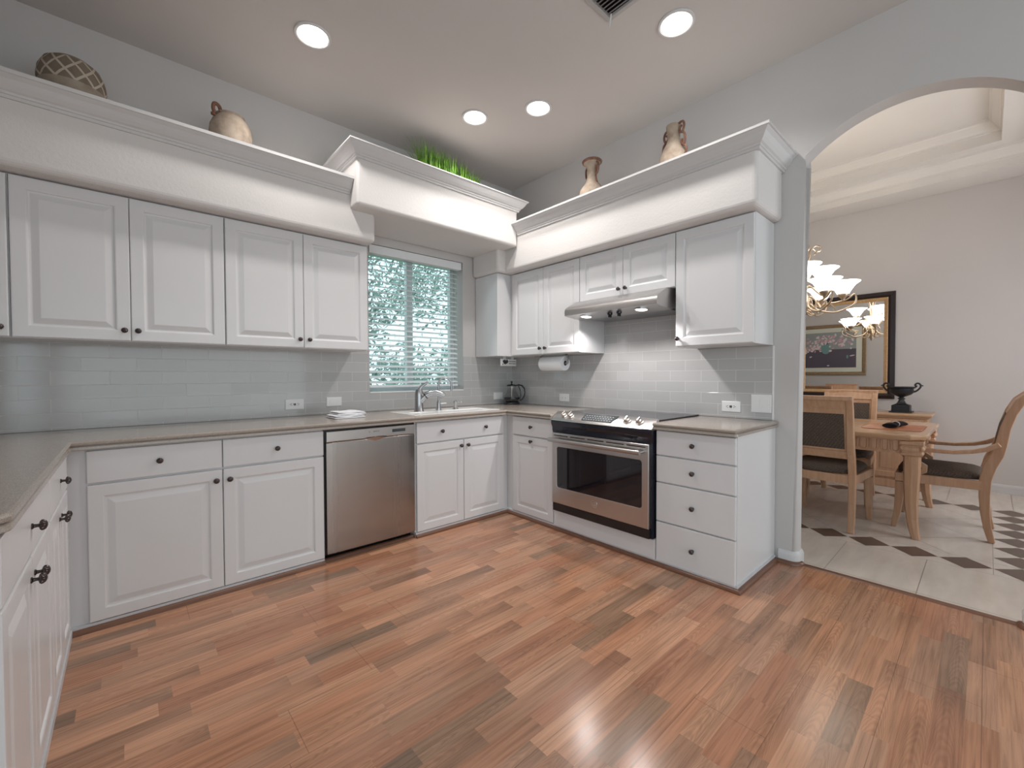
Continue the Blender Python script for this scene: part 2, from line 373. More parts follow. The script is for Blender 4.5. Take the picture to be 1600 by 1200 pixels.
M['purple'] = mat('print_dark', (0.10, 0.085, 0.115), 0.7); M['greyblue'] = mat('print_grey', (0.30, 0.33, 0.33), 0.7)
M['teal'] = mat('print_teal', (0.16, 0.30, 0.30), 0.6); M['pink'] = mat('print_pink', (0.56, 0.33, 0.38), 0.7); M['pale'] = mat('print_pale', (0.68, 0.60, 0.62), 0.7)
def set_uv(o, f):
    me = o.data; off = origin_of(o); uv = me.uv_layers.new(name='UVMap')
    for lp in me.loops: uv.data[lp.index].uv = f(V(me.vertices[lp.vertex_index].co)+off)

# ================================================================== SETTING
CZ = 3.226                      # kitchen ceiling
WX0, WX1, WZ0, WZ1 = -1.63, -0.66, 1.068, 2.335      # kitchen window opening
# ---- floors
mb = MB(); mb.box(-4.10, 0.035, -7.05, 0.10, -0.10, 0.0); struct('floor', mb, M['floor'])
def dining_floor():
    mb = MB(); mb.box(0.036, 3.56, -4.6, 0.75, -0.10, 0.0, 0)
    def strip(a, b, w, m, z):
        a, b = V((*a, z)), V((*b, z)); d = (b-a).normalized(); n = V((-d.y, d.x, 0))*w/2
        mb.poly([a-n, b-n, b+n, a+n], m)
    g = 0.0045; z = 0.0004
    D = 0.2415; h = D/2; X0, X1, YE = 0.843, 2.55, -3.66; YB = YE+D*12
    # outer straight-laid border joints
    strip((0.092, -4.5), (0.092, 0.7), g, 1, z)
    for x in (X0-h, X0+h, X1-h, X1+h): strip((x, YE-h), (x, YB+h), g*0.7, 1, z)
    for y in (YE-h, YE+h, YB-h, YB+h): strip((X0-h, y), (X1+h, y), g*0.7, 1, z)
    y = -4.09
    while y < 0.6:
        strip((0.036, y), (X0-h, y), g, 1, z); strip((X1+h, y), (3.45, y), g, 1, z); y += 0.42
    for x in (3.09,): strip((x, -4.5), (x, 0.7), g, 1, z)
    for x in (1.26, 1.68, 2.10): strip((x, -4.5), (x, YE-h), g, 1, z); strip((x, YB+h), (x, 0.7), g, 1, z)
    # diagonal field inside the border
    xa, xb, ya, yb = X0+h, X1-h, YE+h, YB-h
    def clip(c, sgn):           # x - sgn*y = c
        pts = []
        for x in (xa, xb):
            yy = (x-c)*sgn
            if ya <= yy <= yb: pts.append((x, yy))
        for y in (ya, yb):
            xx = c+sgn*y
            if xa < xx < xb: pts.append((xx, y))
        return pts[:2] if len(pts) >= 2 else None
    for k in range(-12, 12):
        for c, sg in ((4.31+0.6255*k, 1), (-1.33+0.6255*k, -1)):
            q = clip(c, sg)
            if q: strip(q[0], q[1], g, 1, z)
    z = 0.0008; e = h-0.003
    def dia(x, y): mb.poly([(x-e, y, z), (x, y-e, z), (x+e, y, z), (x, y+e, z)], 2)
    for k in range(13): dia(X0, YE+k*D); dia(X1, YE+k*D)
    for k in range(1, 7): dia(X0+k*(X1-X0)/7, YE); dia(X0+k*(X1-X0)/7, YB)
    struct('floor_dining', mb, [M['cream'], M['grout'], M['browntile']])
dining_floor()
mb = MB(); mb.rings([[V((0.014, y, 0.0)), V((0.020, y, 0.006)), V((0.050, y, 0.007)), V((0.060, y, 0.0))] for y in (-2.720, -3.627)]); struct('trim_threshold', mb, M['quarter'])
# ---- ceiling
mb = MB(); mb.box(-4.20, 0.0, -7.15, 0.15, CZ, CZ+0.10); struct('ceiling', mb, M['ceiling'])
# ---- walls
mb = MB()
mb.box(-4.20, WX0, 0, 0.24, -0.1, CZ); mb.box(WX1, 0.0, 0, 0.24, -0.1, CZ)
mb.box(WX0, WX1, 0, 0.24, -0.1, WZ0); mb.box(WX0, WX1, 0, 0.24, WZ1, CZ)
struct('wall_back', mb, M['wall'])
def arch_wall():
    yL, yR, zs, rise = -2.700, -3.645, 2.545, 0.203
    hw = (yL-yR)/2; R = (hw*hw+rise*rise)/(2*rise); yc = (yL+yR)/2; zc = zs+rise-R
    a0 = math.asin(hw/R); arc = [(yc+R*math.sin(a0-2*a0*k/28), zc+R*math.cos(a0-2*a0*k/28)) for k in range(29)]
    out = [(0.0, -0.1), (yL, -0.1)] + arc + [(yR, -0.1), (-7.05, -0.1), (-7.05, CZ), (0.0, CZ)]
    bm = bmesh.new(); n = len(out)
    A = [bm.verts.new((0, y, z)) for y, z in out]; B = [bm.verts.new((0.12, y, z)) for y, z in out]
    bm.faces.new(A); bm.faces.new(list(reversed(B)))
    sides = [bm.faces.new((A[i], A[(i+1) % n], B[(i+1) % n], B[i])) for i in range(n)]
    bm.edges.ensure_lookup_table(); es = []
    for i in range(1, 31):
        for L in (A, B):
            e = bm.edges.get((L[i], L[(i+1) % n]))
            if e: es.append(e)
    bmesh.ops.bevel(bm, geom=es, offset=0.030, segments=5, profile=0.5, affect='EDGES')
    bmesh.ops.recalc_face_normals(bm, faces=bm.faces)
    me = bpy.data.meshes.new('wall_right'); bm.to_mesh(me); bm.free(); me.materials.append(M['wall'])
    for p in me.polygons: p.use_smooth = True
    me.set_sharp_from_angle(angle=math.radians(35))
    o = bpy.data.objects.new('wall_right', me); COL.objects.link(o); o['kind'] = 'structure'
arch_wall()
mb = MB(); mb.box(-4.20, -4.05, -3.2, 0, -0.1, CZ); mb.box(-4.20, -4.05, -7.15, -6.3, -0.1, CZ)
mb.box(-4.20, -4.05, -6.3, -3.2, -0.1, 0.25); mb.box(-4.20, -4.05, -6.3, -3.2, 2.65, CZ); struct('wall_left', mb, M['wall'])
mb = MB()   # wall behind the camera; wide unseen opening added for the rear fill light
mb.box(-4.05, -3.98, -7.15, -7.05, -0.1, CZ); mb.box(-0.08, 0.0, -7.15, -7.05, -0.1, CZ)
mb.box(-3.98, -0.08, -7.15, -7.05, -0.1, 0.10); mb.box(-3.98, -0.08, -7.15, -7.05, 2.80, CZ); struct('wall_rear', mb, M['wall'])
# dining room shell
DZ = 3.18
mb = MB(); mb.box(3.46, 3.56, -4.7, 0.75, -0.1, 3.9); struct('wall_dining_far', mb, M['dwall'])
mb = MB(); mb.box(0.12, 1.0, -4.75, -4.65, -0.1, 3.9); mb.box(2.8, 3.46, -4.75, -4.65, -0.1, 3.9)
mb.box(1.0, 2.8, -4.75, -4.65, -0.1, 0.65); mb.box(1.0, 2.8, -4.75, -4.65, 2.45, 3.9); struct('wall_dining_end', mb, M['dwall'])
mb = MB(); mb.box(0.12, 3.46, 0.65, 0.75, -0.1, 3.9); struct('wall_dining_back', mb, M['dwall'])
mb = MB(); mb.box(0.06, 0.12, -4.65, 0.65, CZ+0.1, 3.9); struct('wall_dining_upper', mb, M['dwall'])
def tray():
    mb = MB()
    def ring(x0, x1, y0, y1, z, X0, X1, Y0, Y1, z2):
        """flat band between an outer rectangle and an inner opening, thick up to z2"""
        mb.box(X0, x0, Y0, Y1, z, z2); mb.box(x1, X1, Y0, Y1, z, z2)
        mb.box(x0, x1, Y0, y0, z, z2); mb.box(x0, x1, y1, Y1, z, z2)
    o1 = (0.52, 3.06, -3.82, 0.20); o2 = (0.76, 2.84, -3.56, -0.05)
    ring(*o1, DZ, 0.125, 3.455, -4.645, 0.645, 3.36)
    ring(*o2, 3.36, 0.125, 3.455, -4.645, 0.645, 3.56)
    mb.box(0.125, 3.455, -4.645, 0.645, 3.56, 3.62)
    struct('ceiling_dining', mb, M['dceil'])
    def crown(o, ztop, n):
        x0, x1, y0, y1 = o; pr = [(0.0, ztop-0.11), (0.012, ztop-0.11), (0.014, ztop-0.09), (0.030, ztop-0.075), (0.062, ztop-0.03), (0.078, ztop-0.022), (0.082, ztop), (0.0, ztop)]
        pth = [(x0, y0), (x1, y0), (x1, y1), (x0, y1)]; outs = [(1, 1), (-1, 1), (-1, -1), (1, -1)]
        mb = MB(); rs = [[V((p[0]+q[0]*a, p[1]+q[1]*a, z)) for a, z in pr] for p, q in zip(pth, outs)]
        mb.rings(rs, closed=True); struct(n, mb, M['dceil'])
    crown(o1, 3.36, 'trim_tray_lower'); crown(o2, 3.56, 'trim_tray_upper')
tray()
# ---- baseboards
BP = [(0, 0), (0.016, 0), (0.016, 0.07), (0.011, 0.085), (0.005, 0.092), (0, 0.092)]
mb = MB(); mb.mould(BP, [(3.459, -4.64), (3.459, 0.64)], [(-1, 0), (-1, 0)]); struct('baseboard_dining_far', mb, M['trim'])
BP2 = [(0, 0), (0.016, 0), (0.018, 0.055), (0.010, 0.075), (0.003, 0.082), (0, 0.082)]
def jamb_path(ya, yj, sgn):        # wraps the rounded arch jamb: along the kitchen wall, round the edge, through the opening
    p = [(0, ya), (0, yj+sgn*0.030)]; o = [(-1, 0), (-1, 0)]
    for k in range(1, 6):
        a = k*PI/10; p.append((0.030-0.030*math.cos(a), yj+sgn*0.030-sgn*0.030*math.sin(a))); o.append((-math.cos(a), -sgn*math.sin(a)))
    p.append((0.09, yj)); o.append((0, -sgn))
    for k in range(1, 6):
        a = k*PI/10; p.append((0.09+0.030*math.sin(a), yj+sgn*0.030-sgn*0.030*math.cos(a))); o.append((math.sin(a), -sgn*math.cos(a)))
    p.append((0.12, ya)); o.append((1, 0)); return p, o
for nm, ya, yj, sg in (('baseboard_arch_near_cabinet', -2.60, -2.700, 1), ('baseboard_arch_far_side', -4.6, -3.645, -1)):
    p, o = jamb_path(ya, yj, sg); mb = MB(); mb.mould(BP2, p, o); struct(nm, mb, M['trim'], smooth=40)
QR = [(0.0, 0.0), (0.020, 0.0), (0.019, 0.010), (0.014, 0.018), (0.007, 0.022), (0.0, 0.023)]
p, o = jamb_path(-2.60, -2.700, 1); p = p[:8]; o = o[:8]; p[-1] = (0.035, -2.700)
p = [(a-0.018*c, b-0.018*d) if True else 0 for (a, b), (c, d) in zip([(x, y) for x, y in p], [(-k[0], -k[1]) for k in o])]
mb = MB(); mb.mould(QR, p, o); struct('trim_shoe_arch_near_cabinet', mb, M['quarter'], smooth=40)
p, o = jamb_path(-4.6, -3.645, -1); p = p[:8]; o = o[:8]; p[-1] = (0.035, -3.645)
p = [(a+0.018*c, b+0.018*d) for (a, b), (c, d) in zip(p, o)]
mb = MB(); mb.mould(QR, p, o); struct('trim_shoe_arch_far_side', mb, M['quarter'], smooth=40)

# ---- plaster soffits over the cabinets and their crown mouldings
SY = -0.45; SB = 2.200; ST = 2.60
def rounded(name, x0, x1, y0, y1, z0, z1, r=0.030, mt='soffit'):
    mb = MB(); mb.box(x0, x1, y0, y1, z0, z1); return struct(name, mb, M[mt], bevel=r, seg=4)
rounded('wall_soffit_left', -4.045, -1.765, SY, -0.002, SB, ST)
rounded('wall_soffit_window', -1.955, -0.452, -0.58, -0.0025, 2.402, 2.805, 0.022)
rounded('wall_soffit_right', -0.45, -0.002, -2.605, -0.003, SB, ST)
rounded('wall_soffit_corner', -0.545, -0.40, -0.405, -0.0028, SB+0.001, 2.43)
def crown_prof(zt, h=0.100, pr=0.082):
    z = zt-h
    return [(-0.004, z), (0.010, z), (0.012, z+0.014), (0.018, z+0.016), (0.020, z+0.026), (0.030, z+0.032), (0.044, z+0.048), (0.058, z+0.070), (pr-0.012, z+0.080), (pr-0.008, z+0.084), (pr, z+0.086), (pr, zt), (-0.004, zt)]
mb = MB(); mb.mould(crown_prof(2.606, 0.104), [(-4.045, SY), (-1.957, SY)], [(0, -1), (0, -1)]); struct('trim_crown_left', mb, M['trim'])
mb = MB(); mb.mould(crown_prof(2.812, 0.094, 0.075), [(-1.955, -0.004), (-1.955, -0.58), (-0.452, -0.58), (-0.452, -0.004)], [(-1, 0), (-1, -1), (1, -1), (1, 0)]); struct('trim_crown_window', mb, M['trim'])
mb = MB(); mb.mould(crown_prof(2.606, 0.100), [(-0.45, -0.582), (-0.45, -2.605), (-0.004, -2.605)], [(-1, 0), (-1, -1), (0, -1)]); struct('trim_crown_right', mb, M['trim'])

# ---- tiled backsplash
T = 0.008
def splash(name, mb, uvf):
    o = struct(name, mb, M['tile']); set_uv(o, uvf)
mb = MB(); mb.box(-4.045, WX0, -T, -0.0005, 0.916, 1.43); mb.box(WX0, WX1, -T, -0.0005, 0.916, WZ0); mb.box(WX1, -0.0005, -T, -0.0005, 0.916, 1.405)
splash('wall_backsplash_back', mb, lambda c: (c.x+0.0837+0.242*20, c.z-0.930+0.0795*4))
mb = MB(); mb.box(-T, -0.0005, -2.557, -T, 0.916, 1.405); mb.box(-T, -0.0005, -2.06, -1.215, 1.4049, 1.70)
splash('wall_backsplash_right', mb, lambda c: (-c.y+0.09, c.z-0.930+0.0795*4))
mb = MB(); mb.box(-0.010, -0.0004, -2.566, -2.5572, 0.916, 1.405); struct('trim_backsplash_edge', mb, M['plastic'])

# ---- kitchen window, sill, reveals are in the wall; frame and panes
wt = MB(); fy0, fy1 = 0.165, 0.215
for a, b, c, d in ((WX0, WX1, WZ0, WZ0+0.045), (WX0, WX1, WZ1-0.045, WZ1), (WX0, WX0+0.04, WZ0+0.045, WZ1-0.045), (WX1-0.04, WX1, WZ0+0.045, WZ1-0.045), (-1.185, -1.125, WZ0+0.045, WZ1-0.045)):
    wt.box(a, b, fy0, fy1, c, d)
fr = struct('window_1', wt, M['vinyl'])
for a, b in ((WX0+0.04, -1.185), (-1.125, WX1-0.04)):
    mb = MB(); mb.box(a+0.001, b-0.001, 0.188, 0.192, WZ0+0.046, WZ1-0.046); struct('window_pane', mb, M['pane'], parent=fr)
mb = MB(); mb.box(WX0+0.001, WX1-0.001, -0.012, 0.164, WZ0+0.0005, WZ0+0.012); struct('trim_window_sill', mb, M['porcelain'], bevel=0.003)
def blind():
    t = thing('window_blind', 'white horizontal slatted blind hanging in the window over the sink, slats open', 'blind', (-1.145, 0.045, WZ0+0.04))
    a, b = WX0+0.012, WX1-0.012
    mb = MB(); mb.box(a, b, 0.004, 0.062, WZ1-0.075, WZ1-0.004); part('valance', mb, M['slat'], t, bevel=0.003)
    mb = MB(); n = 24; z0, z1 = WZ0+0.095, WZ1-0.098
    for k in range(n):
        z = z0+(z1-z0)*k/(n-1); ti = math.radians(20); ring0 = []; N = 6
        for x in (a+0.006, b-0.006):
            r = []
            for j in range(N+1):
                s = -0.025+0.05*j/N; cam = 0.0025*(1-(s/0.025)**2); r.append(V((x, 0.095+s*math.cos(ti), z+s*math.sin(ti)+cam)))
            for j in range(N, -1, -1):
                s = -0.025+0.05*j/N; cam = 0.0025*(1-(s/0.025)**2); r.append(V((x, 0.095+s*math.cos(ti), z+s*math.sin(ti)+cam-0.0050)))
            ring0.append(r)
        mb.rings(ring0)
    part('slats', mb, M['slat'], t)
    mb = MB(); mb.box(a+0.004, b-0.004, 0.070, 0.120, WZ0+0.045, WZ0+0.066); part('bottom_rail', mb, M['slat'], t, bevel=0.004)
    for x in (a+0.12, (a+b)/2-0.17, b-0.12):
        mb = MB(); mb.tube([(x, 0.066, WZ1-0.07), (x, 0.066, WZ0+0.06)], 0.0012, 5); part('ladder_cord', mb, M['slat'], t)
    for x, z in ((a+0.05, 1.70), (a+0.04, 1.62), (b-0.02, 1.62), (b-0.02, 2.03)):
        mb = MB(); mb.tube([(x, 0.062, WZ1-0.07), (x, 0.062, z)], 0.001, 5); mb.lathe([(0.0, 0.022), (0.003, 0.02), (0.006, 0.0), (0.0, -0.002)], (x, 0.062, z), seg=8); part('pull_cord', mb, M['cord'], t, smooth=40)
blind()

# ---- outdoors seen through the blind
mb = MB(); mb.box(-9, 8, 0.3, 16, -0.35, -0.30); struct('ground', mb, M['lawn'])
def tree(name, label, x, y, h, r, zc, n, mt, seed, group=None):
    rd = random.Random(seed); t = thing(name, label, 'tree', (x, y, -0.30), group)
    mb = MB(); mb.tube([(x, y, -0.3), (x+0.03, y, h*0.2), (x-0.05, y+0.05, h*0.45)], [0.06, 0.05, 0.02], 8); part('trunk', mb, M['bark'], t, smooth=50)
    cl = [V((x+rd.uniform(-r, r)*0.8, y+rd.uniform(-r, r)*0.5, zc+rd.uniform(-r, r)*1.1)) for _ in range(16)]; mb = MB()
    for _ in range(n):
        c = rd.choice(cl); p = c+V((rd.gauss(0, 1), rd.gauss(0, 1), rd.gauss(0, 1)))*r*0.22
        u = V((rd.uniform(-1, 1), rd.uniform(-1, 1), rd.uniform(-1, 1))).normalized(); w = u.orthogonal().normalized(); s = rd.uniform(0.04, 0.085)
        mb.poly([p-u*s, p+w*s*0.45, p+u*s, p-w*s*0.45])
    part('foliage', mb, M[mt], t)
tree('tree', 'tall loose tree seen through the left half of the window blind', -0.75, 3.2, 3.2, 1.15, 2.1, 4200, 'leaf', 3)
tree('tree', 'dense tree filling the right half of the window blind', 2.6, 4.9, 3.6, 1.75, 2.6, 9000, 'leaf', 5)
tree('shrub', 'low dark shrub at the bottom right behind the window blind', 3.0, 8.6, 1.2, 0.9, 0.7, 1700, 'leafb', 8)
tree('shrub', 'low dark shrub at the bottom left behind the window blind', -0.2, 6.9, 1.1, 1.0, 0.7, 2500, 'leafb', 9)
# ================================================================== KITCHEN CABINETS
class Fr:
    """a vertical face: local (u, v, n) -> world"""
    def __init__(s, O, U, N): s.O, s.U, s.N = V(O), V(U), V(N)
    def p(s, u, v, n=0.0): return s.O+s.U*u+V((0, 0, v))+s.N*n
BACK = lambda x, z=0.0, y=-0.655: Fr((x, y, z), (1, 0, 0), (0, -1, 0))
RIGHT = lambda y, z=0.0, x=-0.655: Fr((x, y, z), (0, -1, 0), (-1, 0, 0))
LEFT = lambda y, z=0.0, x=-3.366: Fr((x, y, z), (0, 1, 0), (1, 0, 0))
def relief(F, u0, v0, w, h, prof, m=0, mb=None):
    mb = mb or MB(); rs = []
    for ins, n in prof: rs.append([F.p(u0+ins, v0+ins, n), F.p(u0+w-ins, v0+ins, n), F.p(u0+w-ins, v0+h-ins, n), F.p(u0+ins, v0+h-ins, n)])
    return mb.rings(rs, m=m)
DOORP = [(0, -0.019), (0, -0.004), (0.0015, -0.001), (0.005, 0), (0.054, 0), (0.059, -0.002), (0.062, -0.0075), (0.067, -0.0085), (0.070, -0.0085), (0.096, -0.001), (0.099, -0.0005)]
DRAWP = [(0, -0.019), (0, -0.004), (0.0015, -0.001), (0.005, 0)]
def knob(F, u, v, parent):
    mb = MB(); o = F.p(u, v, 0.0)
    mb.lathe([(0.0, -0.001), (0.0085, -0.0005), (0.0085, 0.003), (0.0055, 0.005), (0.0045, 0.012), (0.006, 0.016)], o, F.N, 14)
    mb.lathe([(0.004, 0.0145), (0.012, 0.0165), (0.0158, 0.020), (0.0155, 0.024), (0.012, 0.029), (0.006, 0.032), (0.0, 0.033)], o, F.N, 48, flute=0.16, nf=12)
    part('knob', mb, M['bronze'], parent, smooth=45)
def door(F, u0, v0, w, h, t, ks=()):
    d = part('door', relief(F, u0, v0, w, h, DOORP), M['cab'], t)
    for k in ks: knob(F, k[0], k[1], d)
    return d
def drawer(F, u0, v0, w, h, t, ks=()):
    d = part('drawer', relief(F, u0, v0, w, h, DRAWP), M['cab'], t)
    for k in ks: knob(F, k[0], k[1], d)
    return d
def carcass(t, F, u0, u1, v0, v1, depth, front=-0.0195):
    mb = MB(); a = F.p(u0, v0, front); b = F.p(u1, v1, front-depth); mb.box(a.x, b.x, a.y, b.y, a.z, b.z); return part('body', mb, M['cab'], t)
G2 = 0.0025; DZ0, DZ1, ZD0, ZD1 = 0.040, 0.697, 0.707, 0.862
# -- back run, left of the dishwasher
t = thing('base_cabinet', 'wide white base cabinet with two drawers and two raised-panel doors left of dishwasher', 'cabinet', (-2.79, -0.33, 0), 'base cabinets along the sink wall')
F = BACK(0); carcass(t, F, -3.3905, -2.2225, 0.001, 0.872, 0.625)
drawer(F, -3.304, ZD0, 0.5365, ZD1-ZD0, t, [(-3.036, 0.785)]); drawer(F, -2.763, ZD0, 0.540, ZD1-ZD0, t, [(-2.493, 0.785)])
door(F, -3.304, DZ0, 0.5365, DZ1-DZ0, t, [(-2.797, 0.640)]); door(F, -2.763, DZ0, 0.540, DZ1-DZ0, t, [(-2.734, 0.640)])
# -- sink base
t = thing('base_cabinet', 'white sink base with long two-knob drawer front above two doors', 'cabinet', (-1.12, -0.33, 0), 'base cabinets along the sink wall')
carcass(t, F, -1.563, -0.6365, 0.001, 0.700, 0.625)
mb = MB(); mb.box(-1.563, -0.6365, -0.6354, -0.617, 0.7005, 0.870); part('front_rail', mb, M['cab'], t)
drawer(F, -1.552, ZD0, 0.858, ZD1-ZD0, t, [(-1.335, 0.785), (-0.905, 0.785)])
door(F, -1.552, DZ0, 0.4265, DZ1-DZ0, t, [(-1.157, 0.652)]); door(F, -1.1205, DZ0, 0.4265, DZ1-DZ0, t, [(-1.089, 0.652)])
# -- right run
F = RIGHT(0)
t = thing('base_cabinet', 'narrow white base cabinet with one drawer over one door left of the oven', 'cabinet', (-0.33, -0.96, 0), 'base cabinets along the range wall')
carcass(t, F, 0.6362, 1.2085, 0.001, 0.870, 0.625)
drawer(F, 0.728, ZD0, 0.474, ZD1-ZD0, t, [(0.965, 0.785)]); door(F, 0.728, DZ0, 0.474, DZ1-DZ0, t, [(0.965, 0.665)])
t = thing('base_cabinet', 'white four-drawer base cabinet at the end of the run beside the arch', 'cabinet', (-0.33, -2.33, 0), 'base cabinets along the range wall')
carcass(t, F, 2.0875, 2.576, 0.001, 0.870, 0.630)
for v0, v1 in ((0.030, 0.283), (0.291, 0.533), (0.541, 0.703), (0.711, 0.863)):
    drawer(F, 2.0935, v0, 0.479, v1-v0, t, [(2.333, (v0+v1)/2+0.004)])
t = thing('filler_panel', 'plain white panel below the oven door', 'panel', (-0.34, -1.65, 0))
mb = MB(); mb.box(-0.645, -0.10, -2.0865, -1.2095, 0.001, 0.160); part('box', mb, M['cab'], t)
part('front_board', relief(F, 1.212, 0.030, 0.872, 0.128, [(0, -0.009), (0, -0.003), (0.003, 0)]), M['cab'], t)
# -- left run (seen at a grazing angle)
F = LEFT(0)
t = thing('base_cabinet', 'white base cabinet on the left run nearest the corner', 'cabinet', (-3.70, -0.95, 0), 'base cabinets on the left run')
carcass(t, F, -1.2645, -0.6362, 0.001, 0.870, 0.62)
drawer(F, -1.2605, ZD0, 0.5825, ZD1-ZD0, t, [(-0.945, 0.785)])
door(F, -1.2605, DZ0, 0.290, DZ1-DZ0, t, [(-1.005, 0.640)]); door(F, -0.968, DZ0, 0.290, DZ1-DZ0, t, [(-0.935, 0.640)])
t = thing('base_cabinet', 'white base cabinet at the near end of the left run', 'cabinet', (-3.70, -1.68, 0), 'base cabinets on the left run')
carcass(t, F, -2.070, -1.2655, 0.001, 0.870, 0.62)
drawer(F, -2.066, ZD0, 0.798, ZD1-ZD0, t, [(-1.667, 0.785)])
door(F, -2.066, DZ0, 0.3975, DZ1-DZ0, t, [(-1.700, 0.640)]); door(F, -1.6655, DZ0, 0.3975, DZ1-DZ0, t, [(-1.634, 0.640)])
# -- white plinth strip and wooden shoe moulding along every run
PL = [(0.0, 0.0005), (0.017, 0.0005), (0.017, 0.036), (0.0, 0.036)]
def runs(nm, prof, mt, k):
    a = -0.6335
    mb = MB(); mb.mould(prof, [(-3.361 if k else -3.384, a), (-2.2225, a)], [(0, -1), (0, -1)]); struct(nm+'_sink_wall', mb, M[mt])
    mb = MB(); mb.mould(prof, [(-1.563, a), (a, a), (a, -2.568), (-0.019, -2.568)], [(0, -1), (-1, -1), (-1, -1), (0, -1)]); struct(nm+'_right_runs', mb, M[mt])
runs('trim_plinth', PL, 'base', 0)
mb = MB(); mb.box(-3.3845, -3.362, -2.068, -0.656, 0.0005, 0.034); struct('trim_plinth_left_run', mb, M['base'])
runs('trim_shoe', [(x+0.0175, z) for x, z in QR], 'quarter', 1)
mb = MB(); mb.mould([(x-0.040, z) for x, z in QR], [(-2.2215, -0.655), (-1.564, -0.655)], [(0, -1), (0, -1)]); struct('trim_shoe_dishwasher', mb, M['quarter'])

# ---- countertops
def offset_poly(pts, offs):
    n = len(pts); out = []
    for i in range(n):
        p0, p1, p2 = V(pts[i-1]), V(pts[i]), V(pts[(i+1) % n])
        d1 = (p1-p0).normalized(); d2 = (p2-p1).normalized(); n1 = V((d1.y, -d1.x)); n2 = V((d2.y, -d2.x))
        o1, o2 = offs[i-1], offs[i]; det = n1.x*n2.y-n1.y*n2.x
        if abs(det) < 1e-6: out.append(p1+n1*max(o1, o2)); continue
        c1 = n1.dot(p1)+o1; c2 = n2.dot(p1)+o2
        out.append(V(((c1*n2.y-c2*n1.y)/det, (n1.x*c2-n2.x*c1)/det)))
    return out
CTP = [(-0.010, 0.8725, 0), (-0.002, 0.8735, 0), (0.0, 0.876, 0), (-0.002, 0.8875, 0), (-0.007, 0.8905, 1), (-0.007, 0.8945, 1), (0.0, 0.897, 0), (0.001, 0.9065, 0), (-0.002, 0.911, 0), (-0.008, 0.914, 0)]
def counter(pts, flags):
    mb = MB(); rs = []
    for d, z, m_ in CTP: rs.append([V((q.x, q.y, z)) for q in offset_poly(pts, [d if f else 0 for f in flags])])
    n = len(pts)
    for i in range(len(rs)-1): mb.rings([rs[i], rs[i+1]], cap0=(i == 0), cap1=(i == len(rs)-2), m=1 if CTP[i][2] and CTP[i+1][2] else 0)
    bm = bmesh.new(); me = mesh_from(mb, 'tmp', [M['quartz']]); bm.from_mesh(me); bmesh.ops.remove_doubles(bm, verts=bm.verts, dist=1e-6)
    mb.v = [tuple(v.co) for v in bm.verts]; bm.verts.index_update(); mb.f = [[v.index for v in f.verts] for f in bm.faces]; mb.m = [f.material_index for f in bm.faces]; bm.free()
    return mb
def arc2(cx, cy, r, a0, a1, n=6): return [(cx+r*math.cos(a0+(a1-a0)*k/n), cy+r*math.sin(a0+(a1-a0)*k/n)) for k in range(n+1)]
E0 = -0.693; XL = -3.350
endarc = arc2(XL-0.045, -2.085+0.045, 0.045, -PI/2, 0)
# counter-clockwise
pts = [(-0.0085, -0.0085), (-4.048, -0.0085), (-4.048, -2.085)] + endarc + [(XL, E0), (E0, E0), (E0, -1.213), (-0.0085, -1.213)]
n = len(pts); fl = [0, 0] + [1]*(len(endarc)+1+2) + [0, 0]; fl = fl[:n]
ct = solo('countertop', 'long taupe quartz countertop running along the left, sink and range walls', 'countertop', counter(pts, fl), [M['quartz'], M['quartzedge']])
SKX0, SKX1, SKY0, SKY1 = -1.52, -0.72, -0.590, -0.21
def boolean_cut(o, boxes):
    dg = bpy.context.evaluated_depsgraph_get
    mb = MB()
    for b in boxes: mb.box(*b)
    c = bpy.data.objects.new('cut', mesh_from(mb, 'cut', M['quartz'])); COL.objects.link(c)
    md = o.modifiers.new('cut', 'BOOLEAN'); md.object = c; md.operation = 'DIFFERENCE'; md.solver = 'EXACT'
    me = bpy.data.meshes.new_from_object(o.evaluated_get(dg())); o.modifiers.remove(md); o.data = me; bpy.data.objects.remove(c)
boolean_cut(ct, [(SKX0, SKX1, SKY0, SKY1, 0.5, 1.2)])
pts = [(-0.0085, -2.0885), (E0, -2.0885), (E0, -2.592), (-0.0025, -2.592), (-0.0025, -2.567), (-0.0085, -2.5665)]
ca = arc2(E0+0.02, -2.592+0.02, 0.02, PI, 1.5*PI, 4)
pts = [(-0.0085, -2.0885), (E0, -2.0885)] + ca + [(-0.0025, -2.592), (-0.0025, -2.5675), (-0.0085, -2.5675)]
solo('countertop', 'short taupe quartz countertop over the four-drawer cabinet', 'countertop', counter(pts, [0]+[1]*(len(ca)+1)+[0, 0, 0]), [M['quartz'], M['quartzedge']])

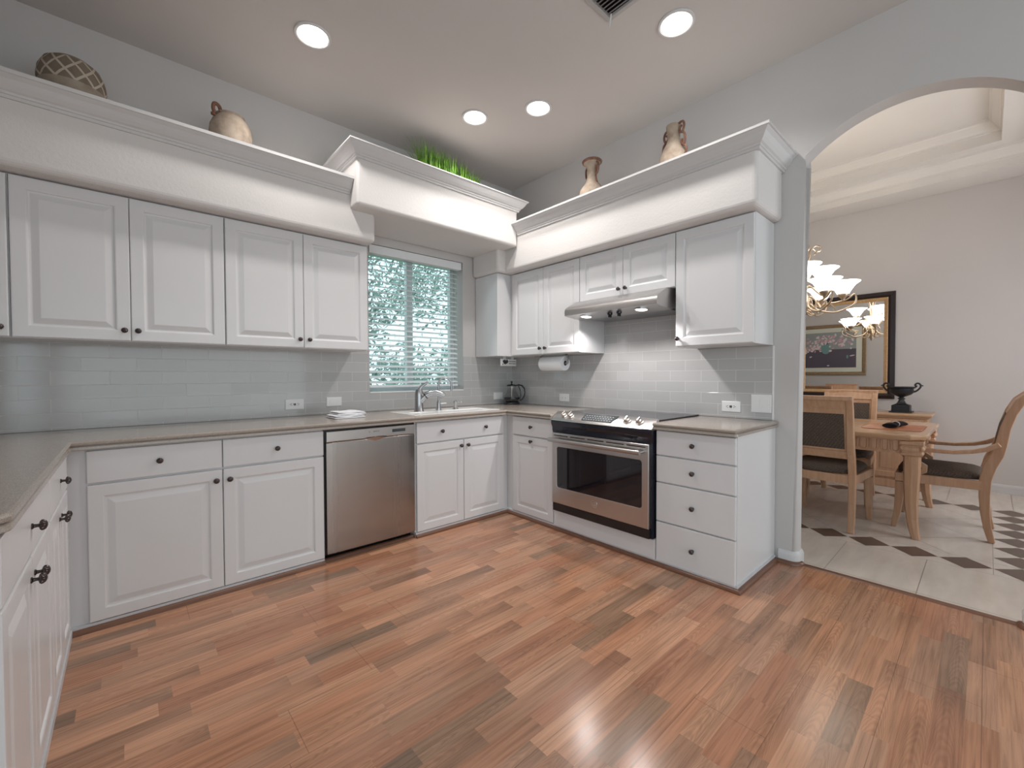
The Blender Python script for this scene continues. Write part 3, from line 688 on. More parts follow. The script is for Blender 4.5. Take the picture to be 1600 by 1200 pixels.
# ---- sink, faucets
def sink():
    t = thing('sink', 'white rectangular sink set into the counter under the window', 'sink', (-1.12, -0.40, 0.70))
    mb = MB(); r = lambda e, z: [V((SKX0+e, SKY0+e, z)), V((SKX1-e, SKY0+e, z)), V((SKX1-e, SKY1-e, z)), V((SKX0+e, SKY1-e, z))]
    mb.rings([r(-0.020, 0.9142), r(-0.020, 0.9165), r(-0.016, 0.918), r(0.012, 0.918)], cap1=False)
    bx0, bx1, by0, by1 = SKX0+0.05, SKX1-0.05, SKY0+0.035, SKY1-0.165
    q = lambda e, z: [V((bx0+e, by0+e, z)), V((bx1-e, by0+e, z)), V((bx1-e, by1-e, z)), V((bx0+e, by1-e, z))]
    mb2 = MB(); mb2.rings([r(0.012, 0.918), q(0, 0.918), q(0.012, 0.908), q(0.03, 0.76), q(0.08, 0.745)], cap0=False)
    mb.v += []; b = len(mb.v); mb.v += mb2.v; mb.f += [[i+b for i in f] for f in mb2.f]; mb.m += mb2.m
    part('basin', mb, M['porcelain'], t)
    mb = MB(); mb.lathe([(0.0, 0.0), (0.045, 0.0), (0.045, 0.004), (0.03, 0.005), (0.0, 0.002)], (-1.12, (by0+by1)/2, 0.7455), seg=20); part('drain', mb, M['nickel'], t, smooth=40)
sink()
FY = -0.335; DK = 0.9182
def faucet():
    x = -1.350; t = thing('faucet', 'stocky brushed-nickel pull-out faucet at the left of the sink deck', 'faucet', (x, FY, DK))
    mb = MB(); mb.lathe([(0.0, 0.0), (0.041, 0.0), (0.041, 0.006), (0.036, 0.012), (0.034, 0.08), (0.034, 0.14), (0.032, 0.165), (0.024, 0.185), (0.0, 0.192)], (x, FY, DK), seg=24); part('body', mb, M['nickel'], t, smooth=40)
    mb = MB(); d = V((0.80, -0.55, 0)).normalized(); o = V((x, FY, DK))
    pth = [o+d*a+V((0, 0, z)) for a, z in ((0.0, 0.075), (0.03, 0.105), (0.06, 0.135), (0.10, 0.155), (0.145, 0.155), (0.185, 0.140), (0.205, 0.125))]
    mb.tube(pth, [0.030, 0.030, 0.028, 0.027, 0.028, 0.029, 0.024], 16); s = part('spout', mb, M['nickel'], t, smooth=50)
    mb = MB(); mb.tube([o+d*0.052+V((0, 0, 0.128)), o+d*0.058+V((0, 0, 0.1325))], 0.0295, 18); part('spout_ring', mb, M['black'], s, smooth=50)
    mb = MB(); mb.tube([o+V((0, 0, 0.170)), o+d*0.02+V((0, 0, 0.205)), o+d*0.075+V((0, 0, 0.245))], [0.022, 0.015, 0.009], 12); part('lever', mb, M['nickel'], t, smooth=50)
faucet()
def gooseneck():
    x = -1.158; t = thing('water_tap', 'slim gooseneck filter tap in the middle of the sink deck', 'tap', (x, FY, DK))
    mb = MB(); mb.lathe([(0.0, 0.0), (0.026, 0.0), (0.026, 0.006), (0.018, 0.012), (0.016, 0.07), (0.012, 0.082), (0.0, 0.085)], (x, FY, DK), seg=18); part('base', mb, M['nickel'], t, smooth=40)
    o = V((x, FY, DK)); d = V((0.9, -0.43, 0)).normalized()
    pts = [o+V((0, 0, 0.08)), o+V((0, 0, 0.22))]+[o+d*(0.055-0.055*math.cos(a))+V((0, 0, 0.225+0.055*math.sin(a))) for a in [PI*k/10 for k in range(1, 11)]]+[o+d*0.112+V((0, 0, 0.165))]
    mb = MB(); mb.tube(pts, 0.0085, 10); part('spout', mb, M['nickel'], t, smooth=60)
    mb = MB(); mb.tube([o+V((0.012, 0, 0.058)), o+V((0.062, -0.02, 0.060))], [0.006, 0.0045], 8); part('lever', mb, M['chrome'], t, smooth=60)
gooseneck()
def soap():
    x = -0.985; t = thing('soap_dispenser', 'short nickel soap pump at the right of the sink deck', 'soap dispenser', (x, FY, DK))
    mb = MB(); mb.lathe([(0.0, 0.0), (0.026, 0.0), (0.024, 0.008), (0.015, 0.012), (0.0145, 0.045), (0.018, 0.050), (0.018, 0.070), (0.010, 0.076), (0.0, 0.078)], (x, FY, DK), seg=18); part('pump', mb, M['nickel'], t, smooth=40)
    mb = MB(); mb.tube([(x, FY, DK+0.062), (x+0.055, FY-0.01, DK+0.064), (x+0.060, FY-0.012, DK+0.056)], 0.0055, 8); part('nozzle', mb, M['nickel'], t, smooth=60)
soap()

# ---- dishwasher
def dishwasher():
    x0, x1 = -2.209, -1.577; yf = -0.668
    t = thing('dishwasher', 'stainless steel dishwasher with pocket handle between the white base cabinets', 'dishwasher', (-1.893, -0.33, 0))
    mb = MB(); mb.box(x0-0.009, x1+0.009, -0.640, -0.02, 0.098, 0.868); part('tub', mb, M['black'], t)
    mb = MB(); mb.box(x0, x1, -0.590, -0.10, 0.001, 0.0975); part('kick_plate', mb, M['black'], t)
    F = BACK(0, 0, yf)
    mb = MB(); rs = []; nn = 20
    for k in range(nn+1):
        s = k/nn; u = x0+(x1-x0)*s; bw = 0.007*(1-(2*s-1)**2)+(-0.004 if k in (0, nn) else 0); rs.append([F.p(u, v, q) for v, q in ((0.060, -0.026), (0.060, bw-0.004), (0.065, bw), (0.780, bw), (0.785, bw-0.004), (0.785, -0.026))])
    mb.rings(rs); part('door_panel', mb, M['steelv'], t, smooth=30)
    c = part('control_strip', relief(F, x0, 0.7875, x1-x0, 0.070, [(0, -0.026), (0, -0.002), (0.002, 0.002), (0.005, 0.003)]), M['steel'], t)
    mb = MB(); a = F.p(-1.757, 0.815, 0.0031); b = F.p(-1.655, 0.837, 0.0042); mb.box(a.x, b.x, a.y, b.y, a.z, b.z); part('display', mb, M['screen'], c)
    part('lettering', text_mb('BOSCH', 0.013, F.p(-1.875, 0.832, 0.0031), F.U, (0, 0, 1), F.N, 0.0003, 0.0002), M['greyink'], c)
    mb = MB(); o = F.p(-1.925, 0.832, 0.0032); mb.rings([[o+F.U*(r*math.cos(k*PI/8))+V((0, 0, r*math.sin(k*PI/8)))+F.N*h for k in range(16)] for r, h in ((0.0055, 0.0), (0.0055, 0.0005), (0.0042, 0.0005), (0.0042, 0.0))], cap0=False, cap1=False)
    mb.box(o.x-0.0028, o.x+0.0028, o.y-0.0005, o.y, o.z-0.0008, o.z+0.0008); part('emblem', mb, M['greyink'], c)
    # pocket handle: a scooped lip under the strip
    mb = MB(); n = 14; u0, u1 = -1.960, -1.800; top = [F.p(u0+(u1-u0)*k/n, 0.790+0.004*math.sin(PI*k/n), 0.004+0.010*math.sin(PI*k/n)) for k in range(n+1)]
    bot = [F.p(u0+(u1-u0)*k/n, 0.790-0.038*math.sin(PI*k/n)**0.8-0.0005, 0.0015) for k in range(n+1)]
    for k in range(n): mb.poly([top[k], top[k+1], bot[k+1], bot[k]])
    h = part('handle', mb, M['steel'], t, smooth=60)
    mb = MB(); tp = [F.p(u0+(u1-u0)*k/n, 0.7945, 0.0032) for k in range(n+1)]
    for k in range(n): mb.poly([tp[k]+V((0, 0, 0.004*math.sin(PI*(k)/n))), tp[k+1]+V((0, 0, 0.004*math.sin(PI*(k+1)/n))), top[k+1], top[k]])
    part('handle_recess', mb, M['black'], h)
dishwasher()

# ---- oven range
def oven():
    y0, y1 = -1.221, -2.079
    t = thing('oven_range', 'slide-in stainless range with black glass cooktop and windowed oven door', 'oven', (-0.36, -1.65, 0.16))
    mb = MB(); mb.box(-0.672, -0.030, y1, y0, 0.163, 0.860); mb.box(-0.598, -0.030, y1, y0, 0.8605, 0.914); part('body', mb, M['blackgloss'], t)
    # cooktop glass
    mb = MB(); mb.box(-0.600, -0.030, -2.083, -1.217, 0.9155, 0.924); ck = part('cooktop', mb, M['glassblack'], t, bevel=0.002)
    # bowed sloping control panel
    n = 14; mb = MB(); rs = []
    for k in range(n+1):
        s = k/n; y = y0+0.004+(y1-y0-0.008)*s; bow = 0.030*(1-(2*s-1)**2)
        rs.append([V((-0.5995, y, 0.8605)), V((-0.5995, y, 0.931)), V((-0.612, y, 0.931)), V((-0.690-bow, y, 0.876)), V((-0.694-bow, y, 0.869)), V((-0.680-bow*0.9, y, 0.8612))])
    mb.rings(rs); cp = part('control_panel', mb, M['steel'], t, smooth=35)
    def on_panel(y, f, h=0.0):      # f 0 = back edge, 1 = front edge
        s = (y-y0)/(y1-y0); bow = 0.030*(1-(2*s-1)**2); a = V((-0.612, y, 0.931)); b = V((-0.690-bow, y, 0.876)); nrm = V((-0.53, 0, 0.85)).normalized()
        return a+(b-a)*f+nrm*h, nrm
    for y in (-1.325, -1.395, -1.885, -1.975):
        o, nn = on_panel(y, 0.5, 0.0005); mb = MB()
        mb.lathe([(0.0, 0.0), (0.027, 0.0), (0.027, 0.004), (0.021, 0.006), (0.019, 0.018), (0.016, 0.020), (0.0, 0.021)], o, nn, 20)
        k = part('burner_knob', mb, M['knobmetal'], cp, smooth=40)
        mb = MB(); a = nn.cross(V((0, 1, 0))).normalized(); mb.prism([o+nn*0.018+a*p+V((0, 1, 0))*q for p, q in ((-0.021, -0.005), (0.021, -0.005), (0.021, 0.005), (-0.021, 0.005))], nn*0.016); part('grip', mb, M['knobmetal'], k, bevel=0.002)
    mb = MB(); P = []
    for y, f in ((-1.500, 0.06), (-1.795, 0.06), (-1.775, 0.80), (-1.520, 0.80)): P.append(on_panel(y, f, 0.002)[0])
    mb.prism(P, on_panel(-1.6, 0.5)[1]*0.0015); dp = part('display', mb, M['screen'], cp)
    mb = MB()
    for r in range(3):
        for c in range(11):
            o = on_panel(-1.535-c*0.0225, 0.24+r*0.2, 0.0040)[0]; mb.poly([o+V((0, 0.006, 0)), o+V((-0.0045, 0.006, -0.0026)), o+V((-0.0045, -0.006, -0.0026)), o+V((0, -0.006, 0))])
    part('keypad_marks', mb, M['plasticgap'], dp)
    # black curved apron below the panel
    mb = MB(); rs = []
    for k in range(n+1):
        s = k/n; y = y0+0.004+(y1-y0-0.008)*s; bow = 0.028*(1-(2*s-1)**2)
        rs.append([V((-0.671, y, 0.862)), V((-0.688-bow, y, 0.864)), V((-0.690-bow, y, 0.842)), V((-0.676-bow*0.4, y, 0.812)), V((-0.674, y, 0.780)), V((-0.671, y, 0.780))])
    mb.rings(rs); part('apron', mb, M['blackgloss'], t, smooth=50)
    mb = MB()
    for yy in (-1.60, -1.665): mb.box(-0.705, -0.7045, yy-0.012, yy+0.012, 0.8085, 0.8125)
    # oven door
    F = RIGHT(0, 0, -0.700); w0, w1, z0, z1 = 1.236, 2.066, 0.229, 0.772
    mb = MB()
    wu0, wu1, wz0, wz1 = w0+0.047, w1-0.047, 0.352, 0.668
    def rr(u0, v0, u1, v1, r, nn, k=5):
        o = []
        for cu, cv, a in ((u1-r, v0+r, -PI/2), (u1-r, v1-r, 0), (u0+r, v1-r, PI/2), (u0+r, v0+r, PI)):
            o += [F.p(cu+r*math.cos(a+PI/2*j/k), cv+r*math.sin(a+PI/2*j/k), nn) for j in range(k+1)]
        return o
    mb.rings([rr(w0, z0, w1, z1, 0.001, -0.026), rr(w0, z0, w1, z1, 0.001, -0.003), rr(w0+0.003, z0+0.003, w1-0.003, z1-0.003, 0.001, 0.0), rr(wu0, wz0, wu1, wz1, 0.02, 0.0), rr(wu0+0.003, wz0+0.003, wu1-0.003, wz1-0.003, 0.018, -0.003)], cap1=False)
    d = part('oven_door', mb, M['steel'], t, smooth=25)
    mb = MB(); mb.rings([rr(wu0+0.002, wz0+0.002, wu1-0.002, wz1-0.002, 0.018, -0.004), rr(wu0+0.002, wz0+0.002, wu1-0.002, wz1-0.002, 0.018, -0.0015)]); part('window', mb, M['glassblack'], d)
    mb = MB()
    for k in range(5):
        a = w0+0.02+k*0.162; mb.rings([[F.p(a, 0.750, 0.0), F.p(a+0.140, 0.750, 0.0), F.p(a+0.140, 0.757, 0.0), F.p(a, 0.757, 0.0)], [F.p(a, 0.750, 0.0006), F.p(a+0.140, 0.750, 0.0006), F.p(a+0.140, 0.757, 0.0006), F.p(a, 0.757, 0.0006)]])
    part('vent_slots', mb, M['black'], d)
    mb = MB(); mb.tube([F.p(w0+0.006, 0.722, 0.045), F.p(w1-0.036, 0.722, 0.045)], 0.0155, 16); h = part('handle', mb, M['steel'], d, smooth=50)
    for u in (w0+0.03, w1-0.045):
        mb = MB(); mb.tube([F.p(u, 0.722, 0.0), F.p(u, 0.722, 0.040)], 0.011, 12); part('handle_post', mb, M['steel'], h, smooth=50)
    mb = MB(); o = F.p(1.642, 0.300, 0.0); mb.lathe([(0.0, 0.0005), (0.026, 0.0005), (0.026, 0.002), (0.0, 0.003)], o, F.N, 28); e = part('badge', mb, M['chrome'], d, smooth=30)
    mb = MB(); mb.rings([[o+F.U*(r*math.cos(k*PI/14))+V((0, 0, r*math.sin(k*PI/14)))+F.N*h for k in range(28)] for r, h in ((0.0205, 0.0022), (0.0205, 0.0036), (0.0178, 0.0036), (0.0178, 0.0022))], cap0=False, cap1=False)
    tm = text_mb('GE', 0.021, o+F.N*0.003, F.U, (0, 0, 1), F.N, 0.0003); b = len(mb.v); mb.v += tm.v; mb.f += [[i+b for i in f] for f in tm.f]; mb.m += tm.m
    part('monogram', mb, M['greyink'], e)
    mb = MB(); mb.box(-0.690, -0.673, -2.066, -1.236, 0.165, 0.226); part('bottom_grille', mb, M['black'], t)
oven()

# ---- range hood
def hood():
    y0, y1 = -1.235, -2.035
    t = thing('range_hood', 'slim stainless under-cabinet hood with two lamps and two black dials', 'range hood', (-0.29, -1.635, 1.66))
    pr = [(-0.010, 1.690), (-0.010, 1.8165), (-0.375, 1.8165), (-0.415, 1.812), (-0.500, 1.770), (-0.530, 1.752), (-0.545, 1.738), (-0.550, 1.722), (-0.550, 1.688), (-0.510, 1.682), (-0.350, 1.668), (-0.300, 1.690)]
    mb = MB(); mb.rings([[V((x, y, z)) for x, z in pr] for y in (y0, y1)]); part('shell', mb, M['steel'], t, smooth=20)
    nrm = V((-0.09, 0, -1)).normalized()
    for y in (-1.385, -1.870):
        o = V((-0.465, y, 1.6770)); mb = MB(); mb.lathe([(0.0, 0.0), (0.052, 0.0), (0.052, 0.004), (0.043, 0.006), (0.041, 0.003)], o, nrm, 24); l = part('lamp_ring', mb, M['chrome'], t, smooth=40)
        mb = MB(); mb.lathe([(0.0, 0.0035), (0.040, 0.0035), (0.038, 0.005), (0.0, 0.0055)], o, nrm, 24); part('lamp_lens', mb, M['hoodlens'], l, smooth=40)
        d = bpy.data.lights.new('hood_lamp', 'SPOT'); d.energy = 13; d.spot_size = math.radians(146); d.spot_blend = 0.4; d.shadow_soft_size = 0.018; d.color = (1.0, 0.95, 0.93)
        lo = bpy.data.objects.new('hood_lamp', d); COL.objects.link(lo); lo.location = o+nrm*0.012; lo.rotation_euler = (0, 0, 0)
    for y in (-1.610, -1.690):
        o = V((-0.470, y, 1.678)); mb = MB(); mb.lathe([(0.0, 0.0), (0.020, 0.0), (0.018, 0.012), (0.0, 0.013)], o, nrm, 16); k = part('dial', mb, M['black'], t, smooth=40)
        mb = MB(); mb.box(o.x-0.018, o.x+0.018, y-0.004, y+0.004, 1.646, 1.668); part('grip', mb, M['black'], k, bevel=0.002)
    mb = MB(); mb.box(-0.5508, -0.5503, -1.585, -1.535, 1.716, 1.722); part('nameplate', mb, M['plasticgap'], t)
    mb = MB(); mb.box(-0.330, -0.02, -1.99, -1.28, 1.678, 1.688); part('filter', mb, M['nickel'], t)
hood()

# ---- wall cabinets
UZ0, UZ1 = 1.408, 2.193
def upper(label, F, u0, u1, doors, group, z0=UZ0, depth=0.328):
    c = F.p((u0+u1)/2, z0, -0.18); t = thing('wall_cabinet', label, 'cabinet', c, group)
    carcass(t, F, u0+0.0005, u1-0.0005, z0, UZ1+0.004, depth)
    n = len(doors)
    for a, b, kn in doors: door(F, a+G2/2, z0+0.003, b-a-G2, UZ1-z0-0.006, t, kn)
gU = 'wall cabinets left of the window'
F = BACK(0, 0, -0.350)
upper('white wall cabinet cut off by the left edge of the view', F, -4.04, -3.568, [(-4.04, -3.805, [(-3.83, 1.455)]), (-3.805, -3.571, [(-3.600, 1.455)])], gU)
upper('white two-door wall cabinet second from the left above the backsplash', F, -3.5675, -2.6965, [(-3.566, -3.133, [(-3.160, 1.467)]), (-3.133, -2.698, [(-3.104, 1.467)])], gU)
upper('white two-door wall cabinet directly left of the window', F, -2.696, -1.786, [(-2.694, -2.243, [(-2.272, 1.467)]), (-2.243, -1.788, [(-2.211, 1.467)])], gU)
gR = 'wall cabinets on the range wall'
t = thing('wall_cabinet', 'white blind corner wall cabinet just right of the window', 'cabinet', (-0.25, -0.17, UZ0), gR)
mb = MB(); mb.box(-0.507, -0.002, -0.352, -0.0095, UZ0-0.004, UZ1+0.004); part('body', mb, M['cab'], t, bevel=0.002)
F = RIGHT(0, 0, -0.352)
upper('white two-door wall cabinet over the paper towel roll', F, 0.3535, 1.2255, [(0.390, 0.808, [(0.775, 1.462)]), (0.808, 1.224, [(0.840, 1.462)])], gR)
upper('short white two-door wall cabinet above the range hood', F, 1.226, 2.0605, [(1.227, 1.642, [(1.612, 1.872)]), (1.642, 2.0585, [(1.672, 1.872)])], gR, z0=1.819)
upper('white single-door wall cabinet at the end beside the arch', F, 2.061, 2.5585, [(2.0625, 2.557, [(2.084, 1.462)])], gR)
# ================================================================== SMALL KITCHEN THINGS
def plate(name, label, F, u0, u1, v0, v1, kind, group):
    """kind: gfci, switch, duplex, blank, double"""
    t = thing(name, label, 'outlet' if name == 'wall_outlet' else 'switch', F.p((u0+u1)/2, v0, 0), group)
    part('cover_plate', relief(F, u0, v0, u1-u0, v1-v0, [(0, 0.0005), (0, 0.004), (0.004, 0.006)]), M['plastic'], t)
    cu, cv = (u0+u1)/2, (v0+v1)/2; hw, hv = (u1-u0)/2, (v1-v0)/2
    def slab(n, a, b, c, d, h, m, p=t):
        mb = MB(); A = F.p(a, c, 0.0058); B = F.p(b, d, h); mb.box(A.x, B.x, A.y, B.y, A.z, B.z); return part(n, mb, M[m], p)
    if kind == 'gfci':
        r = slab('receptacle', cu-hw*0.62, cu+hw*0.62, cv-hv*0.48, cv+hv*0.48, 0.0075, 'plastic')
        for s in (-1, 1):
            mb = MB()
            for du, dv, a, b in ((0.34, 0.16, 0.004, 0.0015), (0.34, -0.16, 0.004, 0.0015), (0.46, 0.0, 0.0025, 0.0025)):
                A = F.p(cu+s*hw*du-a, cv+hv*dv-b, 0.0076); B = F.p(cu+s*hw*du+a, cv+hv*dv+b, 0.0079); mb.box(A.x, B.x, A.y, B.y, A.z, B.z)
            part('slots', mb, M['ink'], r)
        for s in (-1, 1): slab('test_button', cu+s*0.0045-0.0035, cu+s*0.0045+0.0035, cv-0.008, cv+0.008, 0.0085, 'ink', r)
    elif kind == 'switch':
        slab('rocker', cu-hw*0.55, cu+hw*0.55, cv-hv*0.45, cv+hv*0.45, 0.0085, 'plastic')
    elif kind == 'duplex':
        r = slab('receptacle', cu-hw*0.6, cu+hw*0.6, cv-hv*0.45, cv+hv*0.45, 0.0072, 'plastic')
        for s in (-1, 1): slab('slots', cu+s*hw*0.32-0.004, cu+s*hw*0.32+0.004, cv-0.004, cv+0.004, 0.0076, 'plasticgap', r)
    elif kind == 'blank':
        slab('centre_panel', cu-hw*0.55, cu+hw*0.55, cv-hv*0.5, cv+hv*0.5, 0.0075, 'plastic')
    elif kind == 'double':
        for s in (-1, 1): slab('rocker', cu+s*hw*0.46-hw*0.28, cu+s*hw*0.46+hw*0.28, cv-hv*0.6, cv+hv*0.6, 0.0085, 'plastic')
FB = Fr((0, -0.008, 0), (1, 0, 0), (0, -1, 0)); FR_ = Fr((-0.008, 0, 0), (0, -1, 0), (-1, 0, 0))
gO = 'outlets and switches on the backsplash'
plate('wall_outlet', 'white outlet with black buttons on the sink wall, left of the folded towels', FB, -2.283, -2.154, 0.965, 1.041, 'gfci', gO)
plate('light_switch', 'white sideways rocker switch directly above the folded towels', FB, -1.986, -1.868, 0.975, 1.047, 'switch', gO)
plate('wall_outlet', 'white blank plate on the back wall behind the glass kettle', FB, -0.275, -0.150, 0.962, 1.038, 'blank', gO)
plate('wall_outlet', 'small white outlet on the range wall between kettle and cooktop', FR_, 0.700, 0.822, 0.962, 1.036, 'duplex', gO)
plate('wall_outlet', 'white outlet with black buttons above the short countertop', FR_, 2.238, 2.362, 0.956, 1.030, 'gfci', gO)
plate('light_switch', 'white two-gang switch plate at the edge of the tiles beside the arch', FR_, 2.430, 2.553, 0.962, 1.082, 'double', gO)

def towel(name, label, x0, x1, y0, y1, z, layers, group):
    mb = MB(); rd = random.Random(int(z*1e4)); h = 0.011
    t = thing(name, label, 'towel', ((x0+x1)/2, (y0+y1)/2, z), group)
    for k in range(layers):
        e = 0.005*k; n = 10; rs = []
        for i in range(n+1):
            s = i/n; x = x0+e+(x1-x0-2*e)*s; zt = z+k*h; wob = 0.002*math.sin(s*9+k)
            th = h*(0.45+0.55*min(1, 8*s, 8*(1-s)))
            pr = []
            for j in range(12):
                a = 2*PI*j/12; cy = (y0+y1)/2; ry = (y1-y0)/2-e
                yy = max(-1, min(1, 1.25*math.cos(a))); pr.append(V((x, cy+ry*yy, zt+h/2+th/2*max(-1, min(1, 1.6*math.sin(a)))*0.98+(wob if k else 0))))
            rs.append(pr)
        mb = MB(); mb.rings(rs); part('fold', mb, M['linen'], t, smooth=60)
gT = 'folded white towels on the counter'
towel('hand_towel', 'larger folded white towel, underneath, on the counter by the dishwasher', -2.085, -1.865, -0.47, -0.28, 0.9145, 2, gT)
towel('hand_towel', 'smaller folded white towel lying on top of the other towel', -2.055, -1.850, -0.445, -0.265, 0.9375, 2, gT)

def kettle():
    x, y, z = -0.158, -0.165, 0.9142
    t = thing('glass_kettle', 'glass coffee press pot with black base and handle in the counter corner', 'kettle', (x, y, z))
    mb = MB(); mb.lathe([(0.0, 0.0), (0.083, 0.0), (0.085, 0.008), (0.078, 0.022), (0.066, 0.030), (0.0, 0.030)], (x, y, z), seg=28); part('base', mb, M['black'], t, smooth=40)
    mb = MB(); mb.lathe([(0.060, 0.030), (0.073, 0.040), (0.080, 0.060), (0.077, 0.085), (0.062, 0.112), (0.049, 0.140), (0.043, 0.170), (0.044, 0.192), (0.042, 0.192), (0.041, 0.170), (0.047, 0.140), (0.060, 0.111), (0.075, 0.085), (0.078, 0.060), (0.071, 0.041), (0.058, 0.032)], (x, y, z), seg=28); part('carafe', mb, M['carafe'], t, smooth=60)
    mb = MB(); mb.lathe([(0.0, 0.031), (0.060, 0.041), (0.066, 0.050), (0.020, 0.054), (0.004, 0.058), (0.004, 0.19), (0.0, 0.19)], (x, y, z), seg=24); part('infuser', mb, M['nickel'], t, smooth=40)
    mb = MB(); mb.lathe([(0.081, 0.055), (0.0825, 0.055), (0.0825, 0.074), (0.081, 0.074)], (x, y, z), seg=24); part('band', mb, M['black'], t, smooth=40)
    mb = MB(); mb.lathe([(0.0, 0.190), (0.052, 0.190), (0.052, 0.199), (0.040, 0.207), (0.012, 0.210), (0.006, 0.214), (0.006, 0.226), (0.011, 0.230), (0.011, 0.240), (0.0, 0.244)], (x, y, z), seg=24); part('lid', mb, M['black'], t, smooth=40)
    d = V((0.62, -0.78, 0)); o = V((x, y, z)); mb = MB()
    mb.sweep([o+d*a+V((0, 0, b)) for a, b in ((0.040, 0.196), (0.075, 0.204), (0.110, 0.196), (0.135, 0.165), (0.142, 0.125), (0.132, 0.085), (0.110, 0.052), (0.086, 0.040))], (0.78, 0.62, 0), 0.018, [0.012, 0.014, 0.014, 0.012, 0.011, 0.011, 0.011, 0.011]); part('handle', mb, M['black'], t, bevel=0.003)
    mb = MB(); mb.sweep([o+d*a+V((0, 0, b)) for a, b in ((0.070, 0.200), (0.090, 0.150), (0.096, 0.100), (0.088, 0.052))], (0.78, 0.62, 0), 0.012, 0.008); part('strap', mb, M['black'], t)
kettle()

def towel_holder():
    t = thing('paper_towel_holder', 'metal paper towel bracket mounted under the range-wall cabinet', 'holder', (-0.20, -0.80, 1.30))
    y0, y1, xc, zc = -0.640, -0.968, -0.205, 1.325
    for y, s in ((y0, 1), (y1, -1)):
        mb = MB(); mb.sweep([(xc+0.02, y-s*0.06, 1.4060), (xc+0.01, y-s*0.02, 1.4055), (xc, y, 1.395), (xc, y+s*0.004, 1.36), (xc, y, zc)], (1, 0, 0), 0.030, 0.004); part('arm', mb, M['nickel'], t, smooth=50)
    mb = MB(); mb.box(xc+0.005, xc+0.035, y1+0.06, y0-0.06, 1.4040, 1.4075); part('mounting_bar', mb, M['nickel'], t)
    mb = MB(); mb.tube([(xc, y0, zc), (xc, y1, zc)], 0.011, 12); part('spindle', mb, M['nickel'], t, smooth=50)
    r = thing('paper_towel_roll', 'white paper towel roll on the under-cabinet bracket', 'paper towels', (xc, -0.80, zc-0.066))
    mb = MB(); pts = []
    prof = [(0.0215, 0.0), (0.064, 0.0), (0.066, 0.003), (0.066, 0.277), (0.064, 0.28), (0.0215, 0.28)]
    mb.rings([[V((xc+r_*math.cos(2*PI*k/36), -0.664-h, zc+r_*math.sin(2*PI*k/36))) for k in range(36)] for r_, h in prof], closed=True); part('paper', mb, M['paper'], r, smooth=40)
    mb = MB(); mb.rings([[V((xc+r_*math.cos(2*PI*k/24), -0.663-h, zc+r_*math.sin(2*PI*k/24))) for k in range(24)] for r_, h in ((0.018, 0.0), (0.0212, 0.0), (0.0212, 0.282), (0.018, 0.282))], closed=True); part('core', mb, M['card'], r, smooth=40)
towel_holder()
def corner_sign():
    F = Fr((-0.415, -0.300, 1.312), V((0.97, 0.24, 0)).normalized(), V((0.24, -0.97, 0)).normalized())
    t = thing('message_sign', 'small white sign with black motif hanging under the corner cabinet', 'sign', F.p(0.13, 0, 0))
    part('board', relief(F, 0, 0, 0.262, 0.068, [(0, -0.012), (0, 0), (0.001, 0.001)]), M['plastic'], t)
    mb = MB()
    for u, v, r in ((0.038, 0.044, 0.014), (0.060, 0.050, 0.013), (0.050, 0.032, 0.014), (0.078, 0.038, 0.015), (0.096, 0.052, 0.012), (0.092, 0.030, 0.010), (0.066, 0.024, 0.011), (0.026, 0.016, 0.007), (0.108, 0.042, 0.010)):
        mb.lathe([(0.0, 0.0012), (r, 0.0012), (r, 0.0020), (0.0, 0.0022)], F.p(u, v, 0), F.N, 14)
    part('motif', mb, M['ink'], t)
    mb = MB(); rd = random.Random(4)
    for v in (0.046, 0.024):
        u = 0.128
        while u < 0.250:
            w = rd.uniform(0.006, 0.016); A = F.p(u, v-0.005, 0.0012); B = F.p(min(u+w, 0.254), v+0.005, 0.0012)
            mb.poly([A, F.p(min(u+w, 0.254), v-0.005, 0.0012), B, F.p(u, v+0.005, 0.0012)]); u += w+0.004
    part('lettering', mb, M['greyink'], t)
    mb = MB()
    for u in (0.06, 0.20):
        a = F.p(u-0.022, 0.066, -0.008); b = F.p(u+0.022, 0.0945, -0.004); mb.prism([F.p(u-0.022, 0.066, -0.008), F.p(u+0.022, 0.066, -0.008), F.p(u+0.022, 0.0925, -0.008), F.p(u-0.022, 0.0925, -0.008)], F.N*0.004)
    part('hanger', mb, M['vinyl'], t)
corner_sign()

